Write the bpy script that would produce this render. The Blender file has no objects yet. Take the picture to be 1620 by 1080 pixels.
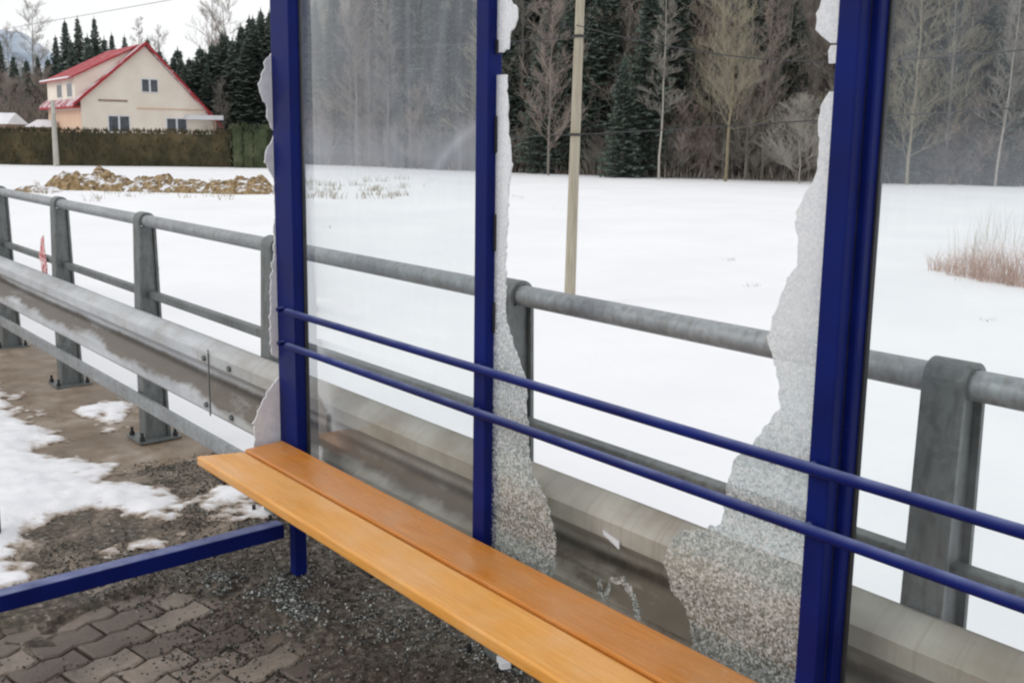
import bpy, math, random
from mathutils import Vector, Matrix, noise
R_ = math.radians
rnd = random.Random(7)
C = bpy.context.scene.collection

# ------------------------------------------------------------------ camera maths (lens solved from the parallel rails)
F, PX, PY, EYE, ROLL = 1600.0, 810.0, 485.0, 1.6, .0144
def _ray(p):
    return Vector((p[0]-PX, -(p[1]-PY), -F)).normalized()
_n1 = _ray((-540, 196)); _n2 = _ray((460, 196+1000*ROLL))
_up = _n2.cross(_n1).normalized()
if _up.y < 0: _up = -_up
_X = -_n1; _Y = _up.cross(_X)
RM = Matrix((_X, _Y, _up))
O = Vector((0, 0, EYE))
def un(px, py, axis, val):
    d = RM @ _ray((px, py)); return O + d*((val-O[axis])/d[axis])
def far(px, D, z=-1.25):
    """a place on the field in the direction of column px at depth D"""
    hy = 196+(px+540)*ROLL
    d = RM @ _ray((px, hy)); c = RM.transposed() @ d
    p = O + d*(D/-c.z); p.z = z
    return p
def hz(px, py, D):
    """height of something seen at row py at depth D"""
    return EYE + (196+(px+540)*ROLL-py)/F*D

# ------------------------------------------------------------------ materials
def new_mat(name):
    m = bpy.data.materials.new(name); m.use_nodes = True
    nt = m.node_tree; b = nt.nodes['Principled BSDF']
    return m, nt, b
def nd(nt, t, **k):
    n = nt.nodes.new(t)
    for a, v in k.items():
        if a in n.inputs: n.inputs[a].default_value = v
        else: setattr(n, a, v)
    return n
def ramp(nt, fac, stops):
    r = nt.nodes.new('ShaderNodeValToRGB'); e = r.color_ramp.elements
    while len(e) < len(stops): e.new(.5)
    for i, (p, c) in enumerate(stops):
        e[i].position = p; e[i].color = (*c, 1) if len(c) == 3 else c
    nt.links.new(fac, r.inputs[0]); return r.outputs[0]
def coords(nt, scale=(1, 1, 1), kind='Object'):
    tc = nt.nodes.new('ShaderNodeTexCoord'); mp = nt.nodes.new('ShaderNodeMapping')
    mp.inputs['Scale'].default_value = scale
    nt.links.new(tc.outputs[kind], mp.inputs[0]); return mp.outputs[0]
def noi(nt, vec, scale, detail=5, rough=.55):
    n = nt.nodes.new('ShaderNodeTexNoise'); n.inputs['Scale'].default_value = scale
    n.inputs['Detail'].default_value = detail; n.inputs['Roughness'].default_value = rough
    nt.links.new(vec, n.inputs['Vector']); return n.outputs['Fac']
def mixc(nt, fac, a, b, mode='MIX'):
    m = nt.nodes.new('ShaderNodeMix'); m.data_type = 'RGBA'; m.blend_type = mode
    for s, v in ((0, fac), (6, a), (7, b)):
        if hasattr(v, 'is_output'): nt.links.new(v, m.inputs[s])
        elif s == 0: m.inputs[0].default_value = v
        else: m.inputs[s].default_value = (*v, 1)
    return m.outputs[2]
def mth(nt, op, a, b=0, c=None, clamp=False):
    m = nt.nodes.new('ShaderNodeMath'); m.operation = op; m.use_clamp = clamp
    for i, v in enumerate((a, b) if c is None else (a, b, c)):
        if hasattr(v, 'is_output'): nt.links.new(v, m.inputs[i])
        else: m.inputs[i].default_value = v
    return m.outputs[0]
def bump(nt, b, h, strength=.3, dist=.01):
    n = nt.nodes.new('ShaderNodeBump'); n.inputs['Strength'].default_value = strength
    n.inputs['Distance'].default_value = dist
    nt.links.new(h, n.inputs['Height']); nt.links.new(n.outputs[0], b.inputs['Normal'])
def simple(name, stops, scale=8, rough=.8, stretch=(1, 1, 1), bmp=.2, bd=.01, metal=0, spec=.5, kind='Object'):
    m, nt, b = new_mat(name)
    v = coords(nt, stretch, kind); f = noi(nt, v, scale)
    nt.links.new(ramp(nt, f, stops), b.inputs['Base Color'])
    b.inputs['Roughness'].default_value = rough; b.inputs['Metallic'].default_value = metal
    b.inputs['Specular IOR Level'].default_value = spec
    if bmp: bump(nt, b, f, bmp, bd)
    return m

# blue powder-coated steel, a bit grimy and chipped
def mat_blue():
    m, nt, b = new_mat('blue_paint')
    v = coords(nt); big = noi(nt, v, 5, 6); fine = noi(nt, v, 90, 4, .7)
    c = ramp(nt, big, [(.25, (.002, .006, .072)), (.75, (.004, .014, .155))])
    c = mixc(nt, ramp(nt, fine, [(.66, (0, 0, 0)), (.74, (.35, .35, .35))]), c, (.06, .08, .18))
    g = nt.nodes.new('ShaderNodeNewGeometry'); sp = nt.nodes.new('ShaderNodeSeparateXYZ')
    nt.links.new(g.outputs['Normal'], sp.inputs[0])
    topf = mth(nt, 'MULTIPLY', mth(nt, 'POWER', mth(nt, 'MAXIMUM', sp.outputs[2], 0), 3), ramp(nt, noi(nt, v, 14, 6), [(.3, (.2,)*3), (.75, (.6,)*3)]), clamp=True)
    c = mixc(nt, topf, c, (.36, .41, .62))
    nt.links.new(c, b.inputs['Base Color'])
    nt.links.new(ramp(nt, big, [(.3, (.38,)*3), (.7, (.6,)*3)]), b.inputs['Roughness'])
    b.inputs['Specular IOR Level'].default_value = .14
    bump(nt, b, fine, .12, .002); return m
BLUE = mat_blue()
def mat_galv(name, lo, hi, stain, stain_amt, rough=.5):
    m, nt, b = new_mat(name)
    v = coords(nt); big = noi(nt, v, 3.5, 7, .6)
    sp_ = noi(nt, coords(nt, (6, 6, 1.2)), 9, 5)
    vo = nt.nodes.new('ShaderNodeTexVoronoi'); vo.inputs['Scale'].default_value = 60; nt.links.new(v, vo.inputs['Vector'])
    c = ramp(nt, big, [(.3, lo), (.7, hi)])
    sc_ = nt.nodes.new('ShaderNodeSeparateColor'); nt.links.new(vo.outputs['Color'], sc_.inputs[0])
    c = mixc(nt, .22, c, ramp(nt, sc_.outputs[0], [(0, (.2,)*3), (1, (.8,)*3)]), 'OVERLAY')
    c = mixc(nt, mth(nt, 'MULTIPLY', ramp(nt, sp_, [(.48, (0,)*3), (.72, (1,)*3)]), stain_amt), c, stain)
    nt.links.new(c, b.inputs['Base Color'])
    b.inputs['Metallic'].default_value = .25; b.inputs['Roughness'].default_value = rough
    bump(nt, b, sp_, .15, .004); return m
GALV = mat_galv('galvanised_steel', (.24, .26, .275), (.36, .385, .40), (.16, .14, .11), .55)
GALVD = mat_galv('weathered_galvanised_post', (.10, .115, .115), (.185, .20, .20), (.07, .065, .05), .6)
def mat_wbeam():
    m, nt, b = new_mat('dirty_guard_rail')
    v = coords(nt, (1, 1, 1)); long_ = coords(nt, (.8, 6, 3))
    n1 = noi(nt, long_, 2.2, 7, .65); n2 = noi(nt, coords(nt, (1, 1, 1.6)), 5, 6); n3 = noi(nt, coords(nt, (1, 1, 1)), 1.6, 7, .6)
    c = ramp(nt, n1, [(.3, (.36, .38, .40)), (.65, (.56, .58, .60))])
    tc = nt.nodes.new('ShaderNodeTexCoord'); sx = nt.nodes.new('ShaderNodeSeparateXYZ'); nt.links.new(tc.outputs['Object'], sx.inputs[0])
    z = sx.outputs[2]; x = sx.outputs[0]
    # the upward face of the lower fold and the fold bottom keep mud: band round z .53
    band = mth(nt, 'ADD', mth(nt, 'SUBTRACT', 1.7, mth(nt, 'MULTIPLY', mth(nt, 'ABSOLUTE', mth(nt, 'SUBTRACT', z, .492)), 30)), mth(nt, 'MULTIPLY', mth(nt, 'SUBTRACT', n3, .5), 5.5), clamp=True)
    band = mth(nt, 'MULTIPLY', mth(nt, 'POWER', band, 1.6), ramp(nt, noi(nt, coords(nt), 26, 7, .75), [(.3, (.55,)*3), (.6, (1,)*3)]))
    core = mth(nt, 'SUBTRACT', 1.3, mth(nt, 'MULTIPLY', mth(nt, 'ABSOLUTE', mth(nt, 'SUBTRACT', z, .520)), 55), clamp=True)
    band = mth(nt, 'MULTIPLY', band, ramp(nt, n1, [(.30, (.55,)*3), (.5, (1.6,)*3)]), clamp=True)
    # the stretch behind the shelter is much dirtier
    near = mth(nt, 'MULTIPLY', mth(nt, 'ADD', x, 4.3), .8, clamp=True)
    tan = mixc(nt, ramp(nt, n2, [(.35, (0,)*3), (.7, (1,)*3)]), (.46, .43, .36), (.28, .24, .18))
    c = mixc(nt, mth(nt, 'MULTIPLY', near, .82), c, tan)
    c = mixc(nt, mth(nt, 'MULTIPLY', ramp(nt, n2, [(.5, (0,)*3), (.7, (1,)*3)]), .28), c, (.26, .20, .14))
    c = mixc(nt, mth(nt, 'MULTIPLY', band, .85), c, (.10, .075, .048))
    c = mixc(nt, mth(nt, 'MULTIPLY', core, .8), c, (.03, .024, .016))
    drip = ramp(nt, noi(nt, coords(nt, (26, 1, .8)), 2, 6, .7), [(.5, (0,)*3), (.75, (1,)*3)])
    c = mixc(nt, mth(nt, 'MULTIPLY', drip, .35), c, (.17, .145, .11))
    nt.links.new(c, b.inputs['Base Color']); b.inputs['Roughness'].default_value = .6
    b.inputs['Metallic'].default_value = .1
    bump(nt, b, n2, .25, .006); return m
WBEAM = mat_wbeam()
def mat_wood(name, a, bcol, dirt):
    m, nt, b = new_mat(name)
    g = noi(nt, coords(nt, (1.2, 26, 26)), 6, 8, .65); n2 = noi(nt, coords(nt), 7, 5); fine = noi(nt, coords(nt, (1, 3, 3)), 70, 3)
    c = ramp(nt, g, [(.3, a), (.7, bcol)])
    c = mixc(nt, mth(nt, 'MULTIPLY', ramp(nt, n2, [(.45, (0,)*3), (.75, (1,)*3)]), .6), c, dirt)
    c = mixc(nt, mth(nt, 'MULTIPLY', ramp(nt, fine, [(.62, (0,)*3), (.72, (1,)*3)]), .22), c, (.90, .66, .36))
    scr = noi(nt, coords(nt, (2.2, 60, 8)), 5, 4, .8)
    c = mixc(nt, mth(nt, 'MULTIPLY', ramp(nt, scr, [(.66, (0,)*3), (.72, (1,)*3)]), .35), c, (.35, .15, .035))
    wet = noi(nt, coords(nt, (1, 4, 4)), 2.3, 6, .6)
    nt.links.new(ramp(nt, wet, [(.4, (.22,)*3), (.65, (.5,)*3)]), b.inputs['Roughness'])
    nt.links.new(c, b.inputs['Base Color'])
    b.inputs['Specular IOR Level'].default_value = .4
    bump(nt, b, g, .25, .002); return m
WOODF = mat_wood('orange_stained_wood', (.66, .28, .045), (.86, .42, .10), (.76, .44, .19))
WOODB = mat_wood('darker_orange_wood', (.46, .160, .021), (.67, .255, .042), (.54, .27, .11))
BLACK = simple('black_iron', [(.3, (.012, .012, .014)), (.7, (.03, .03, .033))], 20, .6)

# panes: grimy haze, partly see-through
def mat_pane(name, seed, base, top):
    m, nt, b = new_mat(name); nt.nodes.remove(b)
    out = nt.nodes['Material Output']
    tc = nt.nodes.new('ShaderNodeTexCoord'); sx = nt.nodes.new('ShaderNodeSeparateXYZ'); nt.links.new(tc.outputs['Object'], sx.inputs[0])
    streak = noi(nt, coords(nt, (13, 1, .8)), 2.2 + seed*.1, 6, .7)
    fog = noi(nt, coords(nt, (1.6, 1, 2.4)), 1.7, 4)
    z = sx.outputs[2]
    up = mth(nt, 'MULTIPLY', mth(nt, 'SUBTRACT', z, 1.38), 9, clamp=True)           # drier and greasier above hip height
    f = mth(nt, 'MULTIPLY', ramp(nt, streak, [(.3, (.42,)*3), (.5, (.62,)*3), (.75, (1,)*3)]), mth(nt, 'ADD', mth(nt, 'MULTIPLY', up, top), base))
    f = mth(nt, 'ADD', f, mth(nt, 'MULTIPLY', ramp(nt, fog, [(.45, (0,)*3), (.7, (1,)*3)]), .07))
    band = mth(nt, 'SUBTRACT', 1, mth(nt, 'MULTIPLY', mth(nt, 'ABSOLUTE', mth(nt, 'SUBTRACT', z, 1.54)), 9), clamp=True)
    f = mth(nt, 'ADD', f, mth(nt, 'MULTIPLY', mth(nt, 'MULTIPLY', band, up), .16))
    if seed == 0:       # a wiped arc left in the dirt
        dx = mth(nt, 'SUBTRACT', sx.outputs[0], -1.93); dz = mth(nt, 'SUBTRACT', z, 1.17)
        r = mth(nt, 'SQRT', mth(nt, 'ADD', mth(nt, 'MULTIPLY', dx, dx), mth(nt, 'MULTIPLY', dz, dz)))
        arc = mth(nt, 'SUBTRACT', 1, mth(nt, 'MULTIPLY', mth(nt, 'ABSOLUTE', mth(nt, 'SUBTRACT', r, .48)), 42), clamp=True)
        arc = mth(nt, 'MULTIPLY', arc, up)
        f = mth(nt, 'ADD', f, mth(nt, 'MULTIPLY', arc, .13))
    low = mth(nt, 'MULTIPLY', mth(nt, 'SUBTRACT', .72, z), 1.6, clamp=True)
    f = mth(nt, 'ADD', f, mth(nt, 'MULTIPLY', low, .22))
    f = mth(nt, 'MINIMUM', f, .8)
    d = nd(nt, 'ShaderNodeBsdfDiffuse'); d.inputs[0].default_value = (.74, .78, .86, 1)
    tl = nd(nt, 'ShaderNodeBsdfTranslucent'); tl.inputs[0].default_value = (.74, .78, .86, 1)
    ms = nt.nodes.new('ShaderNodeMixShader'); nt.links.new(d.outputs[0], ms.inputs[1]); nt.links.new(tl.outputs[0], ms.inputs[2])
    tr = nd(nt, 'ShaderNodeBsdfTransparent'); tr.inputs[0].default_value = (.93, .96, .955, 1)
    mx = nt.nodes.new('ShaderNodeMixShader'); nt.links.new(f, mx.inputs[0]); nt.links.new(tr.outputs[0], mx.inputs[1]); nt.links.new(ms.outputs[0], mx.inputs[2])
    gl = nd(nt, 'ShaderNodeBsdfGlossy'); gl.inputs['Roughness'].default_value = .05
    fr = nd(nt, 'ShaderNodeLayerWeight'); fr.inputs[0].default_value = .12
    m2 = nt.nodes.new('ShaderNodeMixShader'); nt.links.new(mth(nt, 'MULTIPLY', fr.outputs['Fresnel'], .35), m2.inputs[0]); nt.links.new(mx.outputs[0], m2.inputs[1]); nt.links.new(gl.outputs[0], m2.inputs[2])
    nt.links.new(m2.outputs[0], out.inputs[0]); return m
PANE1 = mat_pane('hazy_glass', 0, .06, .21)
PANE3 = mat_pane('lightly_soiled_glass', 1, .03, .08)
def mat_crumb():
    m, nt, b = new_mat('shattered_safety_glass'); nt.nodes.remove(b); out = nt.nodes['Material Output']
    v = coords(nt)
    vo = nt.nodes.new('ShaderNodeTexVoronoi'); vo.inputs['Scale'].default_value = 215; nt.links.new(v, vo.inputs['Vector'])
    ve = nt.nodes.new('ShaderNodeTexVoronoi'); ve.feature = 'DISTANCE_TO_EDGE'; ve.inputs['Scale'].default_value = 215; nt.links.new(v, ve.inputs['Vector'])
    big = noi(nt, v, 7, 4)
    tc = nt.nodes.new('ShaderNodeTexCoord'); sx = nt.nodes.new('ShaderNodeSeparateXYZ'); nt.links.new(tc.outputs['Object'], sx.inputs[0])
    hi = mth(nt, 'MULTIPLY', mth(nt, 'SUBTRACT', sx.outputs[2], .60), 1.7, clamp=True)     # the high strips are frosted white
    s = nt.nodes.new('ShaderNodeSeparateColor'); nt.links.new(vo.outputs['Color'], s.inputs[0])
    cell = ramp(nt, s.outputs[0], [(.25, (.02,)*3), (.5, (.6,)*3), (.85, (1.1,)*3)])
    edge = ramp(nt, ve.outputs['Distance'], [(.0, (1,)*3), (.12, (0,)*3)])
    f = mth(nt, 'ADD', mth(nt, 'MULTIPLY', cell, .52), mth(nt, 'MULTIPLY', edge, .16))
    f = mth(nt, 'ADD', f, mth(nt, 'MULTIPLY', hi, .38)); f = mth(nt, 'ADD', f, mth(nt, 'MULTIPLY', mth(nt, 'SUBTRACT', big, .5), .4), clamp=True)
    top_ = mth(nt, 'MULTIPLY', mth(nt, 'SUBTRACT', sx.outputs[2], .93), 2.2, clamp=True)
    f = mth(nt, 'MAXIMUM', f, mth(nt, 'MULTIPLY', top_, .93))
    f = mth(nt, 'MINIMUM', f, .95)
    col = mixc(nt, hi, ramp(nt, s.outputs[1], [(.1, (.10, .15, .15)), (.4, (.60, .67, .68)), (.7, (1, 1, 1))]), ramp(nt, s.outputs[1], [(.1, (.82, .84, .86)), (.8, (.98, .98, .99))]))
    d = nt.nodes.new('ShaderNodeBsdfDiffuse'); nt.links.new(col, d.inputs[0])
    tl = nt.nodes.new('ShaderNodeBsdfTranslucent'); nt.links.new(col, tl.inputs[0])
    ms = nt.nodes.new('ShaderNodeMixShader'); nt.links.new(d.outputs[0], ms.inputs[1]); nt.links.new(tl.outputs[0], ms.inputs[2]); ms.inputs[0].default_value = .45
    tr = nt.nodes.new('ShaderNodeBsdfTransparent'); tr.inputs[0].default_value = (.85, .90, .89, 1)
    mx = nt.nodes.new('ShaderNodeMixShader'); nt.links.new(f, mx.inputs[0]); nt.links.new(tr.outputs[0], mx.inputs[1]); nt.links.new(ms.outputs[0], mx.inputs[2])
    gl = nt.nodes.new('ShaderNodeBsdfGlossy'); gl.inputs['Roughness'].default_value = .15
    m2 = nt.nodes.new('ShaderNodeMixShader'); m2.inputs[0].default_value = .08
    nt.links.new(mx.outputs[0], m2.inputs[1]); nt.links.new(gl.outputs[0], m2.inputs[2])
    nt.links.new(m2.outputs[0], out.inputs[0]); return m
CRUMB = mat_crumb()
FROST = simple('frosted_broken_glass', [(.3, (.74, .76, .80)), (.7, (.90, .91, .94))], 40, .4, bmp=.4, bd=.003)
def mat_snow(name, lo=(.84, .85, .88), hi=(.92, .925, .935), scale=1.2, speck=False, bd=.03):
    m, nt, b = new_mat(name); v = coords(nt)
    n1 = noi(nt, v, scale, 8, .6); n2 = noi(nt, v, 45*scale, 3)
    c = ramp(nt, n1, [(.3, lo), (.7, hi)])
    if speck:
        n3 = noi(nt, v, 1.7, 9, .8)
        c = mixc(nt, ramp(nt, n3, [(.67, (0,)*3), (.74, (.8,)*3)]), c, (.38, .34, .27))
    nt.links.new(c, b.inputs['Base Color']); b.inputs['Roughness'].default_value = .85
    b.inputs['Specular IOR Level'].default_value = .2
    bump(nt, b, mth(nt, 'ADD', n1, mth(nt, 'MULTIPLY', n2, .08)), .35, bd); return m
SNOW = mat_snow('field_snow', scale=.25, speck=True, bd=.15)
SNOWP = mat_snow('trodden_snow', (.72, .73, .76), (.94, .94, .96), 9, bd=.008)
SNOWR = mat_snow('roof_snow', (.72, .72, .76), (.86, .86, .88), 1)

# ------------------------------------------------------------------ mesh helpers
class MB:
    def __init__(s): s.v, s.f = [], []
    def face(s, pts):
        n = len(s.v); s.v += [tuple(p) for p in pts]; s.f.append(tuple(range(n, n+len(pts))))
    def box(s, lo, hi):
        x0, y0, z0 = lo; x1, y1, z1 = hi; n = len(s.v)
        s.v += [(x0, y0, z0), (x1, y0, z0), (x1, y1, z0), (x0, y1, z0), (x0, y0, z1), (x1, y0, z1), (x1, y1, z1), (x0, y1, z1)]
        s.f += [tuple(n+i for i in q) for q in ((0, 3, 2, 1), (4, 5, 6, 7), (0, 1, 5, 4), (1, 2, 6, 5), (2, 3, 7, 6), (3, 0, 4, 7))]
    def tube(s, a, b, r0, r1=None, n=12, cap=True):
        r1 = r0 if r1 is None else r1; a = Vector(a); b = Vector(b); d = (b-a).normalized()
        u = d.orthogonal().normalized(); w = d.cross(u); k = len(s.v)
        for c, r in ((a, r0), (b, r1)):
            for i in range(n):
                t = 2*math.pi*i/n; s.v.append(tuple(c+(u*math.cos(t)+w*math.sin(t))*r))
        for i in range(n):
            j = (i+1) % n; s.f.append((k+i, k+j, k+n+j, k+n+i))
        if cap:
            s.f.append(tuple(k+i for i in range(n))[::-1]); s.f.append(tuple(k+n+i for i in range(n)))
    def path(s, pts, r, n=6):
        for a, b in zip(pts, pts[1:]): s.tube(a, b, r, r, n, True)
    def prism(s, poly, axis, a0, a1):
        """poly in the other two axes, extruded along axis"""
        def P(q, a):
            return {0: (a, q[0], q[1]), 1: (q[0], a, q[1]), 2: (q[0], q[1], a)}[axis]
        n = len(poly); k = len(s.v)
        s.v += [P(q, a0) for q in poly]+[P(q, a1) for q in poly]
        s.f.append(tuple(range(k, k+n))[::-1]); s.f.append(tuple(range(k+n, k+2*n)))
        for i in range(n):
            j = (i+1) % n; s.f.append((k+i, k+j, k+n+j, k+n+i))
    def mesh(s, name):
        me = bpy.data.meshes.new(name); me.from_pydata(s.v, [], s.f); me.validate(); me.update(); return me
    def build(s, name, mat, parent=None, bevel=0, smooth=False, fix=True):
        me = s.mesh(name)
        if fix and len(s.f) < 5000:
            import bmesh
            bm = bmesh.new(); bm.from_mesh(me); bmesh.ops.recalc_face_normals(bm, faces=bm.faces)
            if bevel:
                bmesh.ops.bevel(bm, geom=[e for e in bm.edges if e.is_manifold and e.calc_face_angle(0) > .6], offset=bevel, segments=2, affect='EDGES', profile=.5)
            bm.to_mesh(me); bm.free()
        me.materials.append(mat)
        if smooth:
            for p in me.polygons: p.use_smooth = True
            try: me.set_sharp_from_angle(angle=R_(40))
            except Exception: pass
        o = bpy.data.objects.new(name, me); C.objects.link(o)
        if parent is not None: o.parent = parent
        return o
def tag(o, label=None, cat=None, group=None, kind=None):
    if label: o['label'] = label
    if cat: o['category'] = cat
    if group: o['group'] = group
    if kind: o['kind'] = kind
    return o
def empty(name, loc=(0, 0, 0), rz=0):
    o = bpy.data.objects.new(name, None); o.location = loc; o.rotation_euler.z = rz; o.empty_display_size = .2
    C.objects.link(o); return o
def copy_tree(o, parent=None):
    c = o.copy(); C.objects.link(c)
    if parent is not None: c.parent = parent
    for ch in list(o.children): copy_tree(ch, c)
    return c
def keep(o, parent):      # parts are modelled in world space; root stands at its base
    o.parent = parent; o.matrix_parent_inverse = Matrix.Translation(-Vector(parent.location)); return o

# ------------------------------------------------------------------ BUS SHELTER
SH = tag(empty('bus_shelter', (-1.6, 1.6, 0)), 'blue steel bus shelter with hazy and smashed glass back panels', 'bus shelter')
def part(mb, name, mat, root=SH, **k):
    lab = k.pop('label', None); par = k.pop('sub', None)
    o = mb.build(name, mat, None, **k)
    if par is not None:
        o.parent = par
    else: keep(o, root)
    if lab: o['label'] = lab
    return o
TOPZ = 2.35
# corner post
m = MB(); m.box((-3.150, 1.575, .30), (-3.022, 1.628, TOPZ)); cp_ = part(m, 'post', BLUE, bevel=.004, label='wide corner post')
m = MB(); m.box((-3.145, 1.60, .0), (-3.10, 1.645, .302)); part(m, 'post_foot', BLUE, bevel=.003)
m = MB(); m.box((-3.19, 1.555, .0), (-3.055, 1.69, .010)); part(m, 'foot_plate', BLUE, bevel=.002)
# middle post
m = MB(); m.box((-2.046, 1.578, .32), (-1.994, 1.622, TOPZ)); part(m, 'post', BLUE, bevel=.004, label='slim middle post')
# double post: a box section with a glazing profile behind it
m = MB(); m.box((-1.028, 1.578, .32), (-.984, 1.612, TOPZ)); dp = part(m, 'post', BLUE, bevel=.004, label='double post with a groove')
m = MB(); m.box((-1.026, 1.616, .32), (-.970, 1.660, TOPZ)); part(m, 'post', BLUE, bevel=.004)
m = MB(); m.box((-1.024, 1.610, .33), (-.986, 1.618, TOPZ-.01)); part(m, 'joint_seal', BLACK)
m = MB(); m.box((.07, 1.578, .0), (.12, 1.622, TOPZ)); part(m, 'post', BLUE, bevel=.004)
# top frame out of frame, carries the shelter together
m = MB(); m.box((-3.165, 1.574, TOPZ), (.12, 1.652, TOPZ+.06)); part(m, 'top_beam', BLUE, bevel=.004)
# leaning rails
ZU, ZL = 1.010, .893
for z in (ZU, ZL):
    m = MB(); m.tube((-3.045, 1.558, z), (.12, 1.558, z), .0115, n=14)
    part(m, 'backrest_rail', BLUE, smooth=True, fix=False)
for x in (-3.10, -2.02, -1.016):
    for z in (ZU, ZL):
        m = MB(); m.tube((x, 1.578, z), (x, 1.550, z), .008, n=10); part(m, 'rail_bracket', BLUE)
# low side beam running out to the front
m = MB(); m.box((-3.185, -.35, .178), (-3.130, 1.574, .232)); part(m, 'side_rail', BLUE, bevel=.004)
# glazing strips
for x0, x1, y in ((-3.023, -2.045, 1.617), (-.971, .07, 1.648)):
    m = MB(); m.box((x0, y-.008, .300), (x1, y+.008, .318)); part(m, 'glazing_strip', BLUE, bevel=.002)
# panes
m = MB(); m.face([(-3.021, 1.617, .318), (-2.047, 1.617, .318), (-2.047, 1.617, TOPZ), (-3.021, 1.617, TOPZ)]); part(m, 'glass_pane', PANE1, label='hazy streaked pane')
m = MB(); m.face([(-.969, 1.648, .318), (.068, 1.648, .318), (.068, 1.648, TOPZ), (-.969, 1.648, TOPZ)]); part(m, 'glass_pane', PANE3, label='lightly misted pane')

for x, y in ((-3.0215, 1.617), (-2.050, 1.617), (-.9695, 1.648)):
    m = MB(); m.box((x, y-.006, .32), (x+.004, y+.006, TOPZ-.01)); part(m, 'rubber_seal', BLACK)
def shard(pts_world, nrm_axis, name, mat=CRUMB, label=None, th=.005, jag=.004, seed=1, back=None):
    """flat jagged polygon; pts on the free edge are roughened"""
    rr = random.Random(seed); out = []
    n = len(pts_world)
    a, b = [(1, 2), (0, 2)][nrm_axis]
    for i in range(n):
        p, q = Vector(pts_world[i]), Vector(pts_world[(i+1) % n]); L = (q-p).length
        free = back is None or not (i >= back)
        k = max(1, int(L/.011)) if free else 1
        for j in range(k):
            s = p.lerp(q, j/k)
            if free and (j or i): s[a] += rr.uniform(-jag, jag); s[b] += rr.uniform(-jag, jag)
            out.append((s[a], s[b]))
    lev = pts_world[0][nrm_axis]
    import bmesh
    bm = bmesh.new()
    def P(q, d): return (lev+d, q[0], q[1]) if nrm_axis == 0 else (q[0], lev+d, q[1])
    vs = [bm.verts.new(P(q, 0)) for q in out]
    es = [bm.edges.new((vs[i], vs[(i+1) % len(vs)])) for i in range(len(vs))]
    bmesh.ops.triangle_fill(bm, edges=es, use_beauty=True)
    g = bmesh.ops.extrude_face_region(bm, geom=bm.faces[:])
    nv = [e for e in g['geom'] if isinstance(e, bmesh.types.BMVert)]
    for v in nv: v.co[nrm_axis] += th
    bmesh.ops.recalc_face_normals(bm, faces=bm.faces)
    me = bpy.data.meshes.new(name); bm.to_mesh(me); bm.free(); me.materials.append(mat)
    o = bpy.data.objects.new(name, me); C.objects.link(o); keep(o, SH)
    if label: o['label'] = label
    return o
GY = 1.604
def G(px, py): return un(px, py, 1, GY)
# remnant on the middle post (its inner side is hidden behind the post)
e1 = [(806, -60), (806, 0), (817, 14), (817, 27), (813, 42), (805, 50), (804, 62), (804, 80)]
pts = [G(*p) for p in e1]; xb = -1.998
shard(pts + [Vector((xb, GY, pts[-1].z)), Vector((xb, GY, pts[0].z))], 1, 'broken_glass', label='rounded white chip high on the middle post', back=len(pts), seed=3)
e2 = [(801, 118), (802, 135), (800, 152), (803, 170), (802, 205), (807, 245), (808, 262), (804, 288), (803, 330), (800, 380), (799, 440), (798, 492), (803, 518), (810, 540), (818, 563), (826, 588), (832, 612), (832, 650), (834, 690), (836, 722), (839, 748), (848, 764), (862, 788), (870, 818), (877, 856), (877, 890), (868, 925), (850, 950)]
pts = [G(*p) for p in e2]
shard(pts + [Vector((xb, GY, pts[-1].z)), Vector((xb, GY, pts[0].z))], 1, 'broken_glass', label='crazed glass widening down the middle post', back=len(pts), seed=4)
xr = -1.022
e3 = [(1299, -60), (1297, 0), (1291, 20), (1293, 45), (1301, 60), (1312, 66)]
pts = [G(*p) for p in e3]
shard(pts + [Vector((xr, GY, pts[-1].z)), Vector((xr, GY, pts[0].z))], 1, 'broken_glass', label='white chip high on the double post', back=len(pts), seed=5)
e3 = [(1314, 72), (1308, 84), (1314, 102)]
pts = [G(*p) for p in e3]
shard(pts + [Vector((xr, GY, pts[-1].z)), Vector((xr, GY, pts[0].z))], 1, 'broken_glass', back=len(pts), seed=6)
e4 = [(1312, 145), (1297, 166), (1297, 200), (1297, 233), (1288, 275), (1285, 292), (1263, 325), (1258, 353), (1263, 390), (1257, 427), (1237, 457), (1227, 493), (1213, 533), (1223, 557), (1230, 593), (1233, 643), (1217, 667), (1190, 700), (1162, 728), (1153, 763), (1146, 790), (1142, 827), (1112, 838), (1076, 841), (1060, 856), (1050, 888), (1058, 925), (1085, 965), (1095, 1010), (1090, 1060)]
pts = [G(*p) for p in e4]
shard(pts + [Vector((xr, GY, pts[-1].z)), Vector((xr, GY, pts[0].z))], 1, 'broken_glass', label='large crazed sheet spreading down the double post', back=len(pts), seed=7)
# loose curved sliver standing in the bottom channel
e5 = [(944, 922), (950, 918), (953, 938), (965, 914), (985, 913), (1001, 935), (1013, 978), (1006, 982), (996, 942), (982, 922), (967, 925), (960, 948), (950, 952)]
shard([G(*p) for p in e5], 1, 'broken_glass', label='small curved sliver at the bench edge', seed=8)
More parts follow.
